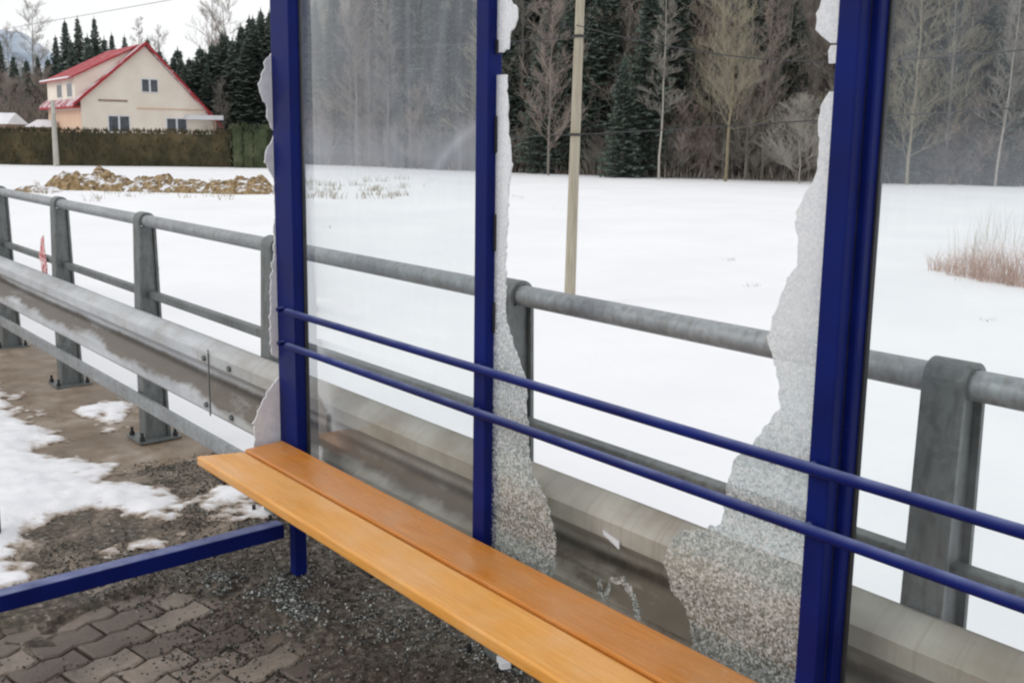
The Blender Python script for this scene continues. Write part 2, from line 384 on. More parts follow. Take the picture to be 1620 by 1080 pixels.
# side pane remnants, plane across the wall at the corner post
SX = -3.150
def S(px, py):
    p = un(px, py, 0, SX); p.y = min(p.y, 1.577); return p
s1 = [(431, 84), (418, 100), (416, 112), (408, 132), (410, 147), (417, 160), (422, 170), (422, 187), (433, 207), (430, 222), (420, 240), (417, 256), (425, 268), (432, 284), (434, 330), (432, 400), (428, 440), (426, 500), (428, 560), (436, 566)]
pts = [S(*p) for p in s1]
shard(pts + [Vector((SX, 1.577, pts[-1].z)), Vector((SX, 1.577, pts[0].z))], 0, 'broken_glass', FROST, label='white strip of side pane by the corner post', back=len(pts), seed=9)
s2 = [(440, 596), (427, 612), (416, 630), (410, 645), (400, 668), (403, 694), (400, 712)]
pts = [S(*p) for p in s2]
shard(pts + [Vector((SX, 1.577, pts[-1].z)), Vector((SX, 1.577, pts[0].z))], 0, 'broken_glass', FROST, label='white triangle of side pane above the bench end', back=len(pts), seed=10)
# gasket stubs left along the posts where panes fell out
z = 1.10; rr = random.Random(5)
while z < TOPZ-.12:
    h = rr.uniform(.03, .11); m = MB(); m.box((-1.994, 1.598, z), (-1.988, 1.610, z+h)); part(m, 'gasket', BLACK); z += h+rr.uniform(.05, .16)

# ------------------------------------------------------------------ BENCH
BZ = .548
BN = tag(empty('bench', (-1.7, 1.40, 0)), 'long two plank orange wooden bench along the glass wall', 'bench')
xl = un(305, 730, 2, BZ), un(383, 713, 2, BZ), un(430, 700, 2, BZ)
def plank(y0, y1, x0a, x0b, mat, lab, z1=BZ):
    m = MB(); th = .032
    m.prism([(x0a, y0), (.03, y0), (.03, y1), (x0b, y1)], 2, z1-th, z1)
    o = m.build('plank', mat, None, bevel=.006); keep(o, BN); o['label'] = lab; return o
plank(1.258, 1.402, xl[0].x-.05, xl[1].x+.01, WOODF, 'lighter front plank')
plank(1.412, 1.560, xl[1].x-.01, xl[2].x, WOODB, 'darker back plank', BZ+.002)
for x in (-3.0, -2.12, -1.05, -.1):
    m = MB(); m.box((x, 1.28, .488), (x+.04, 1.575, .514)); m.prism([(1.33, .487), (1.575, .487), (1.575, .36)], 0, x+.015, x+.022)
    o = m.build('bracket', BLACK, None); keep(o, BN)
for x in (-2.9, -2.1, -1.03):
    for y in (1.30, 1.37, 1.44, 1.53):
        pass

# ------------------------------------------------------------------ BRIDGE RAILING WITH GUARD RAIL
RL = tag(empty('bridge_railing', (-5, 1.86, 0)), 'galvanised bridge railing with tube handrail and bolted guard rail', 'railing')
TZ = 1.150; TYc = 1.86
m = MB(); m.tube((-30, TYc, TZ), (6, TYc, TZ), .030, n=20); o = part(m, 'handrail', GALV, RL, smooth=True, fix=False)
m = MB(); m.box((-30, 1.850, .752), (6, 1.888, .790)); part(m, 'middle_rail', GALVD, RL, bevel=.004)
m = MB(); m.box((-30, 1.770, .190), (6, 1.792, .258)); part(m, 'lower_rail', GALV, RL, bevel=.004)
# W profile
prof = [(1.800, .700), (1.788, .699), (1.745, .672), (1.728, .655), (1.728, .610), (1.745, .590), (1.790, .562), (1.796, .545), (1.796, .515), (1.790, .498), (1.745, .468), (1.728, .450), (1.728, .400), (1.745, .382), (1.788, .352), (1.800, .350)]
outer = prof; inner = [(y+.006, z) for y, z in prof][::-1]
m = MB(); n = len(prof); segs = 80
for i in range(segs+1):
    x = -30+36*i/segs
    for (y, z) in outer:
        w = noise.noise(Vector((x*.9, z*3, 1)))*.004
        m.v.append((x, y+w, z+noise.noise(Vector((x*.5, 4, z)))*.003))
for i in range(segs):
    for j in range(n-1):
        k = i*n+j; m.f.append((k, k+n, k+n+1, k+1))
o = m.build('guard_rail_beam', WBEAM, None, fix=False, smooth=True)
md = o.modifiers.new('t', 'SOLIDIFY'); md.thickness = .004; md.offset = 1
keep(o, RL); beam = o
for bx_ in (-8.2, -8.0):
    for z_ in (.632, .425):
        m = MB(); m.tube((bx_, 1.727, z_), (bx_, 1.716, z_), .013, n=8); q = m.build('bolt', GALVD, None); keep(q, RL)
for (px, py) in ((323, 552), (363, 570), (327, 627), (367, 650)):
    z_ = .632 if py < 600 else .425
    p = un(px, py, 1, 1.726)
    m = MB(); m.tube((p.x, 1.727, z_), (p.x, 1.716, z_), .013, n=8); q = m.build('bolt', GALVD, None); keep(q, RL)
for x in (-4.02, -3.98, 2.0):
    pass
m = MB(); m.box((-4.105, 1.722, .384), (-4.100, 1.727, .676)); q = m.build('splice_edge', GALVD, None); keep(q, RL)
# one post with its parts, then copies
def make_post(x, wide=.085):
    t = math.pi
    ro, ri = .043, .0315
    def arc(r, a0, a1, k=12): return [(TYc+r*math.cos(a0+(a1-a0)*i/k), TZ+r*math.sin(a0+(a1-a0)*i/k)) for i in range(k+1)]
    # strap: down the front, over the tube, down the back
    o_ = [(1.800, .012)] + [(1.802, .60)] + arc(ro, t, 0) + [(1.915, .60), (1.935, .012)]
    i_ = [(1.921, .012), (1.903, .60)] + arc(ri, 0, t) + [(1.814, .60), (1.812, .012)]
    m = MB()
    k = len(m.v); pts = list(zip(o_, i_[::-1])); n = len(pts)
    for s in (x-wide/2, x+wide/2):
        for a, b in pts: m.v += [(s, a[0], a[1]), (s, b[0], b[1])]
    N = 2*n
    for i in range(n-1):
        a = 2*i
        m.f += [(a, a+2, a+3, a+1), (N+a, N+a+1, N+a+3, N+a+2), (a, N+a, N+a+2, a+2), (a+1, a+3, N+a+3, N+a+1)]
    p = m.build('post', GALVD, None, smooth=False); keep(p, RL)
    m = MB(); m.prism([(1.812, .012), (1.921, .012), (1.903, .60), (1.889, 1.12), (1.831, 1.12), (1.814, .60)], 0, x-.006, x+wide/2-.016)
    q = m.build('web', GALVD, None); q.parent = p
    m = MB(); m.box((x-.11, 1.755, .0), (x+.09, 1.975, .012)); q = m.build('base_plate', GALVD, None, bevel=.002); q.parent = p
    for bx, by in ((-.085, 1.775), (.065, 1.775), (-.085, 1.95), (.065, 1.95)):
        m = MB(); m.tube((x+bx, by, .012), (x+bx, by, .030), .015, n=6); m.tube((x+bx, by, .03), (x+bx, by, .055), .008, n=8)
        q = m.build('bolt', BLACK, None); q.parent = p
    # stand-off that carries the guard rail
    m = MB(); m.box((x-.035, 1.797, .44), (x+.035, 1.802, .60)); q = m.build('spacer', GALVD, None); q.parent = p
    return p
p0 = make_post(0)
XS = [-12.5, -11.0, -9.54, -8.06, -6.62, -5.17, -3.72, -2.225, -.905, .58, 2.05]
for i, x in enumerate(XS):
    q = p0 if i == 0 else copy_tree(p0, RL)
    if i: q.matrix_parent_inverse = p0.matrix_parent_inverse.copy()
    q.location.x = x
# red and white tag tied to the railing
p = un(70, 405, 1, 1.842)
RB = simple('red_white_tape', [(.42, (.55, .05, .05)), (.5, (.75, .6, .6)), (.62, (.5, .04, .05))], 26, .6, kind='Object')
m = MB()
m.prism([(p.x-.09, .79), (p.x+.03, .80), (p.x+.02, .93), (p.x-.04, .90)], 1, 1.838, 1.842)
m.prism([(p.x-.09, .80), (p.x+.06, .775), (p.x+.065, .745), (p.x-.085, .75)], 1, 1.834, 1.837)
m.prism([(p.x-.07, .74), (p.x+.06, .74), (p.x+.05, .60), (p.x+.0, .66), (p.x-.05, .59)], 1, 1.838, 1.842)
m.box((p.x-.02, 1.843, .742), (p.x+.02, 1.849, .80))
tag(m.build('barrier_tape', RB), 'scrap of red and white tape tied to the middle rail', 'tape')

# ------------------------------------------------------------------ NEAR GROUND
def fb(x, y, s, seed=0, o=4):
    return noise.fractal(Vector((x*s+seed*17.3, y*s-seed*9.1, seed*3.7)), 1.0, 2.0, o)
def px_poly(pts): return [un(a, b, 2, 0).xy for a, b in pts]
def sdist(x, y, poly):
    inside = False; d = 1e9; n = len(poly)
    for i in range(n):
        ax, ay = poly[i]; bx, by = poly[(i+1) % n]
        if (ay > y) != (by > y) and x < (bx-ax)*(y-ay)/(by-ay)+ax: inside = not inside
        vx, vy = bx-ax, by-ay; t = max(0, min(1, ((x-ax)*vx+(y-ay)*vy)/(vx*vx+vy*vy+1e-12)))
        d = min(d, math.hypot(x-ax-vx*t, y-ay-vy*t))
    return d if inside else -d
snow_polys = [px_poly(q) for q in (
    [(-900, 560), (-100, 585), (0, 610), (45, 650), (100, 705), (160, 738), (230, 765), (285, 800), (235, 832), (190, 815), (140, 812), (90, 838), (0, 880), (-900, 950)],
    [(325, 800), (350, 775), (420, 785), (455, 812), (430, 835), (340, 828)],
    [(150, 625), (200, 632), (225, 660), (180, 680), (140, 655)],
    [(-200, 895), (0, 890), (60, 905), (0, 935), (-200, 980)],
    [(180, 868), (250, 852), (290, 850), (240, 875)],
)]
X0, X1, Y0, Y1, ST = -12.5, 1.5, -1.6, 2.06, .022
nx = int((X1-X0)/ST); ny = int((Y1-Y0)/ST)
def soil(x, y):
    h = fb(x, y, 1.1, 1)*.012+fb(x, y, 9, 2)*.006
    # heap of dirt and grit against the bench and along the wall, thinning inwards
    k = (y-1.36+.18*fb(x, y, 2.2, 5)-.05*max(0, -2.2-x))/.45
    heap = max(0, min(1, k+.5))*(1 if -3.7 < x else max(0, 1-(-3.7-x)*2))
    if -3.75 < x < -3.05: heap = max(heap, max(0, min(1, 1.15-abs(x+3.42)/.30+.9*fb(x, y, 3.1, 15))))*1.0
    return h+heap*.030, heap
mg = MB(); att = []
sm_v, sm_f, sidx = [], [], {}
ns = [[0]*(ny+1) for _ in range(nx+1)]
for i in range(nx+1):
    for j in range(ny+1):
        x = X0+i*ST; y = Y0+j*ST
        h, heap = soil(x, y)
        if y < -.9: ns[i][j] = .15*fb(x, y, 1.3, 3)
        else:
            d = max(sdist(x, y, q) for q in snow_polys[:1]) if x < -3.2 else -1
            for q in snow_polys[1:]: d = max(d, sdist(x, y, q)) if x < -2.6 else d
            ns[i][j] = d
        ns[i][j] += .15*fb(x, y, 3.0, 4, 6)+.07*fb(x, y, 14, 8, 4)
        inside = -3.14 < x and y < 1.35
        g = fb(x, y, 40, 6, 2)
        gr = max(heap, .55 if (-4.7 < x < -3.2 and y > .9) else 0)+.25*fb(x, y, 2.5, 9)
        z = h + (g*.006*gr) - (.050 if x > -3.62 and y < 1.5 else 0)*(1-heap)
        mg.v.append((x, y, z)); att.append((max(0, min(1, gr)), heap))
for i in range(nx):
    for j in range(ny):
        a = i*(ny+1)+j; mg.f.append((a, a+ny+1, a+ny+2, a+1))
def mat_soil():
    m, nt, b = new_mat('wet_grit_and_concrete'); v = coords(nt)
    at = nt.nodes.new('ShaderNodeAttribute'); at.attribute_name = 'grit'
    n1 = noi(nt, v, 2.2, 8, .65); n2 = noi(nt, v, 38, 6, .7); n3 = noi(nt, v, 6, 6)
    conc = ramp(nt, n1, [(.3, (.12, .088, .058)), (.48, (.25, .195, .145)), (.68, (.42, .36, .30))])
    conc = mixc(nt, mth(nt, 'MULTIPLY', ramp(nt, n3, [(.45, (0,)*3), (.65, (1,)*3)]), .6), conc, (.16, .105, .06))
    grit = ramp(nt, n2, [(.3, (.016, .011, .008)), (.48, (.065, .050, .037)), (.60, (.17, .14, .11)), (.72, (.55, .53, .50))])
    moss = mixc(nt, mth(nt, 'MULTIPLY', ramp(nt, n3, [(.5, (0,)*3), (.7, (1,)*3)]), .5), grit, (.10, .10, .065))
    gf = mth(nt, 'ADD', at.outputs['Fac'], mth(nt, 'MULTIPLY', mth(nt, 'SUBTRACT', n3, .5), 1.3), clamp=True)
    gf = ramp(nt, gf, [(.25, (0,)*3), (.6, (1,)*3)])
    c = mixc(nt, gf, conc, moss)
    nt.links.new(c, b.inputs['Base Color'])
    nt.links.new(ramp(nt, n1, [(.35, (.35,)*3), (.6, (.8,)*3)]), b.inputs['Roughness'])
    b.inputs['Specular IOR Level'].default_value = .35
    bump(nt, b, n2, .6, .012); return m
SOIL = mat_soil()
me = mg.mesh('ground'); me.materials.append(SOIL)
a = me.attributes.new('grit', 'FLOAT', 'POINT')
for i, t in enumerate(att): a.data[i].value = t[0]
for p in me.polygons: p.use_smooth = True
gr = bpy.data.objects.new('ground', me); C.objects.link(gr); tag(gr, kind='structure')
# snow lying on it
ms = MB(); idx = {}
def sv(i, j):
    if (i, j) not in idx:
        x = X0+i*ST; y = Y0+j*ST
        d = ns[i][j]
        base = mg.v[i*(ny+1)+j][2]
        idx[(i, j)] = len(ms.v); ms.v.append((x+.012*fb(x, y, 30, 11, 2), y+.012*fb(x, y, 30, 12, 2), base + (min(.030, d*.13)+.001 if d > 0 else -.012)))
    return idx[(i, j)]
for i in range(nx):
    for j in range(ny):
        q = [ns[i][j], ns[i+1][j], ns[i+1][j+1], ns[i][j+1]]
        if max(q) > 0: ms.f.append((sv(i, j), sv(i+1, j), sv(i+1, j+1), sv(i, j+1)))
SLUSH = mat_snow('melting_snow', (.74, .745, .78), (.94, .94, .96), 9, bd=.006)
nt = SLUSH.node_tree; b = nt.nodes['Principled BSDF']; src = b.inputs['Base Color'].links[0].from_socket
at = nt.nodes.new('ShaderNodeAttribute'); at.attribute_name = 'thick'
v = coords(nt); e = mth(nt, 'ADD', at.outputs['Fac'], mth(nt, 'MULTIPLY', mth(nt, 'SUBTRACT', noi(nt, v, 16, 7, .7), .5), 1.3))
cc = mixc(nt, ramp(nt, e, [(.18, (0,)*3), (.6, (1,)*3)]), (.36, .29, .23), src)
cc = mixc(nt, ramp(nt, noi(nt, v, 60, 4, .7), [(.64, (0,)*3), (.72, (.6,)*3)]), cc, (.2, .17, .14))
nt.links.new(cc, b.inputs['Base Color'])
tr = nt.nodes.new('ShaderNodeBsdfTransparent'); mxs = nt.nodes.new('ShaderNodeMixShader')
nt.links.new(ramp(nt, e, [(.02, (0,)*3), (.22, (1,)*3)]), mxs.inputs[0]); nt.links.new(tr.outputs[0], mxs.inputs[1]); nt.links.new(b.outputs[0], mxs.inputs[2])
nt.links.new(mxs.outputs[0], nt.nodes['Material Output'].inputs[0])
SNOWX = SLUSH
tk = {v: min(1, max(0, ns[k[0]][k[1]]/.16)) for k, v in idx.items()}
o = ms.build('snow_patch', SNOWX, None, fix=False, smooth=True); tag(o, kind='structure')
a = o.data.attributes.new('thick', 'FLOAT', 'POINT')
for i in range(len(ms.v)): a.data[i].value = tk[i]

# interlocking zigzag pavers inside the shelter
def mat_paver():
    m, nt, b = new_mat('concrete_pavers'); v = coords(nt)
    at = nt.nodes.new('ShaderNodeAttribute'); at.attribute_name = 'tone'
    n1 = noi(nt, v, 3, 7); n2 = noi(nt, v, 60, 5, .7)
    c = ramp(nt, at.outputs['Fac'], [(0, (.12, .092, .074)), (.5, (.19, .15, .122)), (1, (.30, .25, .205))])
    c = mixc(nt, mth(nt, 'MULTIPLY', ramp(nt, n1, [(.4, (0,)*3), (.62, (1,)*3)]), .6), c, (.06, .045, .035))
    c = mixc(nt, .5, c, ramp(nt, n2, [(.3, (.3,)*3), (.7, (.7,)*3)]), 'OVERLAY')
    nt.links.new(c, b.inputs['Base Color']); b.inputs['Roughness'].default_value = .6
    bump(nt, b, n2, .4, .004); return m
pv_a, pv_b = un(67, 1046, 2, 0), un(160, 1010, 2, 0)
dv = (pv_b-pv_a); ang = math.atan2(dv.y, dv.x)
import bmesh
bm = bmesh.new(); lay = bm.verts.layers.float.new('tone')
LB, WB = .215, .118
ca, sa = math.cos(ang), math.sin(ang)
def tri(t): t = t % 1; return (abs(t-.5)*4-1)
rp = random.Random(3)
for r in range(-28, 28):
    for c in range(-16, 18):
        u0 = c*LB+(r % 2)*LB/2; v0 = r*WB
        cx, cy = pv_a.x+u0*ca-v0*sa, pv_a.y+u0*sa+v0*ca
        if not (-3.60 < cx < -.6 and -.9 < cy < 1.75): continue
        gp = .005; pts = []
        K = 8
        for k in range(K+1):
            u = k/K*LB; pts.append((u+(gp if k == 0 else -gp if k == K else 0), gp+.009*tri((u0+u)/(LB/2))))
        for k in range(K, -1, -1):
            u = k/K*LB; pts.append((u+(gp if k == 0 else -gp if k == K else 0), WB-gp+.009*tri((u0+u)/(LB/2))))
        tone = rp.random(); tz = rp.uniform(-.002, .003); tx = rp.uniform(-.012, .012); ty = rp.uniform(-.012, .012)
        zt = lambda u, v: .004+tz+(u-LB/2)*tx+(v-WB/2)*ty
        top = [bm.verts.new((pv_a.x+(u0+u)*ca-(v0+v)*sa, pv_a.y+(u0+u)*sa+(v0+v)*ca, zt(u, v)-.006)) for u, v in pts]
        ins = []
        for u, v in pts:
            uu = LB/2+(u-LB/2)*.94; vv = WB/2+(v-WB/2)*.89
            ins.append(bm.verts.new((pv_a.x+(u0+uu)*ca-(v0+vv)*sa, pv_a.y+(u0+uu)*sa+(v0+vv)*ca, zt(uu, vv))))
        bot = [bm.verts.new((p.co.x, p.co.y, -.05)) for p in top]
        for vv in top+ins+bot: vv[lay] = tone
        n_ = len(pts)
        bm.faces.new(ins)
        for k in range(n_):
            j = (k+1) % n_
            bm.faces.new((top[k], top[j], ins[j], ins[k])); bm.faces.new((bot[k], bot[j], top[j], top[k]))
me = bpy.data.meshes.new('paving'); bm.to_mesh(me); bm.free(); me.materials.append(mat_paver())
o = bpy.data.objects.new('paving', me); C.objects.link(o); tag(o, kind='structure')

# loose stuff: grit and glass crumbs
def ground_z(x, y):
    i = int((x-X0)/ST); j = int((y-Y0)/ST)
    if not (0 <= i < nx and 0 <= j < ny): return 0
    z = mg.v[i*(ny+1)+j][2]
    if x > -3.6 and -.9 < y < 1.7: z = max(z, .002)
    return z
def scatter(name, count, region, smin, smax, mat, seed, flat=.6):
    rr = random.Random(seed); m = MB(); k = 0
    while k < count:
        p = region(rr)
        if p is None: continue
        x, y = p; s = rr.uniform(smin, smax)*rr.choice((.6, .8, 1, 1)); z = ground_z(x, y)+s*.25
        n = len(m.v); a = rr.random()*6.3; tilt = rr.uniform(-.5, .5)
        for dz, sc in ((-.5*flat, 1), (.5*flat, .75)):
            for q in range(5):
                t = a+q*1.2566; rr_ = s*.5*sc*rr.uniform(.7, 1.2)
                m.v.append((x+rr_*math.cos(t), y+rr_*math.sin(t), z+s*dz+rr_*tilt*math.cos(t)))
        m.f.append(tuple(n+q for q in range(4, -1, -1))); m.f.append(tuple(n+5+q for q in range(5)))
        for q in range(5): j = (q+1) % 5; m.f.append((n+q, n+j, n+5+j, n+5+q))
        k += 1
    return m.build(name, mat, None, fix=False)
def reg_grit(rr):
    x = rr.uniform(-4.8, -.8); y = rr.uniform(.6, 2.02)
    if sdist(x, y, snow_polys[0]) > -.05: return None
    w = .12+1.0*max(0, min(1, (y-.95)/.4))
    if x < -3.4: w = .5*(1 if y > 1.0 else .2)
    if fb(x, y, 2.3, 31) + rr.uniform(-.5, .5) < .35-w*.55: return None
    return x, y
GRIT = simple('grit_stones', [(.4, (.02, .017, .014)), (.55, (.08, .07, .058)), (.68, (.5, .48, .44))], 75, .7, bmp=0)
tag(scatter('gravel', 17000, reg_grit, .004, .012, GRIT, 5), 'dark grit and gravel scattered under the bench', 'gravel', kind='stuff')
centers = [(un(430, 950, 2, 0), .16), (un(455, 975, 2, 0), .10), (un(560, 960, 2, 0), .3), (un(340, 930, 2, 0), .12), (un(650, 1010, 2, 0), .25), (un(800, 1060, 2, 0), .12), (un(330, 800, 2, 0), .15)]
def reg_glass(rr):
    c, s = rr.choice(centers+centers[:2]*2+[(un(500, 1000, 2, 0), .45)])
    x = rr.gauss(c.x, s*.6); y = rr.gauss(c.y, s*.4)
    if fb(x, y, 9, 41) < rr.uniform(-.3, .25): return None
    return x, y
def mat_glassbits():
    m, nt, b = new_mat('glass_bits')
    n = noi(nt, coords(nt), 80, 2)
    nt.links.new(ramp(nt, n, [(.42, (.05, .052, .048)), (.56, (.22, .24, .225)), (.68, (.85, .88, .86))]), b.inputs['Base Color'])
    b.inputs['Roughness'].default_value = .12; b.inputs['Specular IOR Level'].default_value = .8; return m
GLB = mat_glassbits()
tag(scatter('glass_crumbs', 4200, reg_glass, .004, .011, GLB, 9, .8), 'crumbs of shattered safety glass strewn on the ground', 'broken glass', kind='stuff')
# little crumbs lying on the bench and in the guard rail fold
def loose(name, px, py, axis, val, size, label, cat, mat, seed):
    p = un(px, py, axis, val); rr = random.Random(seed); m = MB(); sx, sy, sz = size
    pts = [(sx*math.cos(t)*rr.uniform(.75, 1.1), sy*math.sin(t)*rr.uniform(.75, 1.1)) for t in [i*.785 for i in range(8)]]
    m.prism(pts, 2, 0, sz)
    o = m.build(name, mat, None, bevel=min(sz*.3, .003)); o.location = p; o.rotation_euler = (rr.uniform(-.15, .15), rr.uniform(-.15, .15), rr.uniform(0, 3)); tag(o, label, cat); return o
loose('snow_clod', 797, 1052, 2, .04, (.045, .022, .022), 'small white lump on the grit at the front edge of the bench', 'snow', SNOWP, 1)
p = un(975, 850, 1, 1.745)
m = MB(); m.prism([(p.x-.028, p.z+.016), (p.x-.024, p.z+.006), (p.x+.030, p.z-.016), (p.x+.030, p.z+.004), (p.x-.01, p.z+.012)], 1, 1.724, 1.7275)
tag(m.build('sticker', SNOWR), 'small white sticker on the muddy guard rail between the glass remnants', 'sticker')
# the dark bollard seen at the very edge
p = un(-8, 850, 2, 0)
m = MB(); m.tube((p.x, p.y, 0), (p.x, p.y, .24), .024, n=16); m.tube((p.x, p.y, .24), (p.x, p.y, .255), .028, .018, n=16)
m.tube((p.x, p.y, 0), (p.x, p.y, .012), .05, n=16)
tag(m.build('bollard', BLACK), 'short dark bollard in the snow at the picture edge', 'bollard')

# ------------------------------------------------------------------ ROAD AND FIELD
def mat_road():
    m, nt, b = new_mat('wet_asphalt'); v = coords(nt); n1 = noi(nt, v, .6, 7); n2 = noi(nt, v, 40, 4)
    c = mixc(nt, .5, ramp(nt, n1, [(.35, (.035, .035, .037)), (.7, (.07, .068, .066))]), ramp(nt, n2, [(.3, (.3,)*3), (.7, (.7,)*3)]), 'OVERLAY')
    c = mixc(nt, ramp(nt, n1, [(.6, (0,)*3), (.66, (.8,)*3)]), c, (.7, .71, .73))
    nt.links.new(c, b.inputs['Base Color']); b.inputs['Roughness'].default_value = .5; bump(nt, b, n2, .3, .005); return m
m = MB(); m.face([(-400, -9, -.06), (200, -9, -.06), (200, 2.04, -.06), (-400, 2.04, -.06)])
tag(m.build('road', mat_road(), None, fix=False), kind='structure')
ys = [2.0, 2.15, 2.4, 2.8, 3.3, 4.0, 4.8, 5.6, 6.6, 8, 10, 12, 14, 16, 18, 20, 22, 25, 28, 31, 35, 40, 45, 50, 55, 60, 70, 85, 110, 160, 300, 700, 2000]
xs = [-2500, -900, -400, -200] + [-150+3*i for i in range(0, 67)] + [60, 80, 120, 200, 500, 1500]
def fz(x, y):
    base = -1.25 if y > 6.6 else (-.03 if y < 2.2 else -.03-1.22*(lambda t: t*t*(3-2*t))(min(1, (y-2.2)/4.4)))
    if y > 6: base += .10*noise.noise(Vector((x*.07, y*.07, 2)))*min(1, (y-6)/6)
    return base
m = MB()
for x in xs:
    for y in ys: m.v.append((x, y, fz(x, y)))
for i in range(len(xs)-1):
    for j in range(len(ys)-1):
        a = i*len(ys)+j; m.f.append((a, a+len(ys), a+len(ys)+1, a+1))
m.face([(-2500, -2000, -1.0), (1500, -2000, -1.0), (1500, -9, -.07), (-2500, -9, -.07)])
tag(m.build('snow_field', SNOW, None, fix=False, smooth=True), kind='structure')
m = MB(); m.box((-400, 1.99, -.5), (200, 2.06, -.004)); tag(m.build('kerb', simple('kerb_concrete', [(.3, (.2, .19, .17)), (.7, (.34, .33, .31))], 4), None), kind='structure')

# ------------------------------------------------------------------ TREES
def mat_needles():
    m, nt, b = new_mat('spruce_needles')
    oi = nt.nodes.new('ShaderNodeObjectInfo'); n1 = noi(nt, coords(nt), 1.3, 5)
    c1 = ramp(nt, n1, [(.3, (.055, .080, .070)), (.55, (.10, .135, .112)), (.75, (.16, .19, .15))])  # greens lightened and greyed: the wood's haze is painted into the needle colour
    c = mixc(nt, mth(nt, 'MULTIPLY', oi.outputs['Random'], .7), c1, (.15, .17, .145))
    nt.links.new(c, b.inputs['Base Color']); b.inputs['Roughness'].default_value = .8; b.inputs['Specular IOR Level'].default_value = .15; return m
NEED = mat_needles()
def mat_bark(name, a, bcol):
    m, nt, b = new_mat(name); oi = nt.nodes.new('ShaderNodeObjectInfo'); n1 = noi(nt, coords(nt, (3, 3, .8)), 4, 5)
    c = ramp(nt, n1, [(.3, a), (.7, bcol)])
    c = mixc(nt, mth(nt, 'MULTIPLY', oi.outputs['Random'], .5), c, tuple(.5*(p+q)*1.25 for p, q in zip(a, bcol)))
    nt.links.new(c, b.inputs['Base Color']); b.inputs['Roughness'].default_value = .9; b.inputs['Specular IOR Level'].default_value = .1; return m
BARK = mat_bark('grey_brown_bark', (.15, .135, .12), (.25, .23, .205))  # bark and twig tones from here are lifted to paint in distance haze
TWIG = mat_bark('grey_brown_twigs', (.19, .175, .155), (.30, .28, .25))
TWIGR = mat_bark('reddish_twigs', (.22, .18, .155), (.34, .285, .25))
TWIGY = mat_bark('yellowish_twigs', (.22, .20, .145), (.33, .30, .225))
PALE = mat_bark('pale_bark', (.27, .25, .22), (.42, .40, .36))
def mesh_of(mb, name, mat):
    me = mb.mesh(name); me.materials.append(mat); return me
def conifer(seed, h, w, low=.06):
    rr = random.Random(seed); t = MB(); t.tube((0, 0, -.8), (0, 0, h*.6), .17, .09, 7); t.tube((0, 0, h*.6), (0, 0, h), .09, .01, 6)
    c = MB(); z = h*low; ga = 0
    while z < h*.99:
        f = (z/h-low)/(1-low); L = w*((1-f)**.95)*(.72+.28*min(1, f*6))*(1+.22*noise.noise(Vector((z*1.3, seed, 0))))+.05
        nb = 7 if f < .75 else 5 if f < .9 else 4
        for k in range(nb):
            ga += 2.4+rr.uniform(-.3, .3); l = L*rr.uniform(.5, 1.2)
            dr = rr.uniform(.12, .42)*(1-f*.7); ux, uy = math.cos(ga), math.sin(ga)
            st = max(3, int(l/.26))
            for s in range(st):
                q = (s+.6)/st; r = l*q; zz = z-dr*r+.12*l*q*q+rr.uniform(-.06, .06)
                for side in (-1, 1):
                    sp = (.30*(1-q*.5)+.12)*rr.uniform(.7, 1.3)*min(1, .25+L); back = rr.uniform(.05, .25)
                    a = (ux*r, uy*r, zz)
                    b_ = (ux*(r+back)-uy*side*sp, uy*(r+back)+ux*side*sp, zz-rr.uniform(.08, .28))
                    d_ = (ux*(r+.34*min(1, .25+L))+rr.uniform(-.06, .06), uy*(r+.34*min(1, .25+L))+rr.uniform(-.06, .06), zz-rr.uniform(.0, .16))
                    c.face([a, b_, d_])
                # hanging twigs
                if rr.random() < .5:
                    c.face([(ux*r, uy*r, zz), (ux*(r+.12), uy*(r+.12), zz-.02), (ux*(r+.05), uy*(r+.05), zz-rr.uniform(.25, .5))])
        z += rr.uniform(.15, .26)*(1 if f < .7 else .7)
    for k in range(4): c.face([(0, 0, h+.35), (.10*math.cos(k*1.57), .10*math.sin(k*1.57), h-.5), (.10*math.cos(k*1.57+1.2), .10*math.sin(k*1.57+1.2), h-.5)])
    return mesh_of(t, 'trunk', BARK), mesh_of(c, 'crown', NEED)
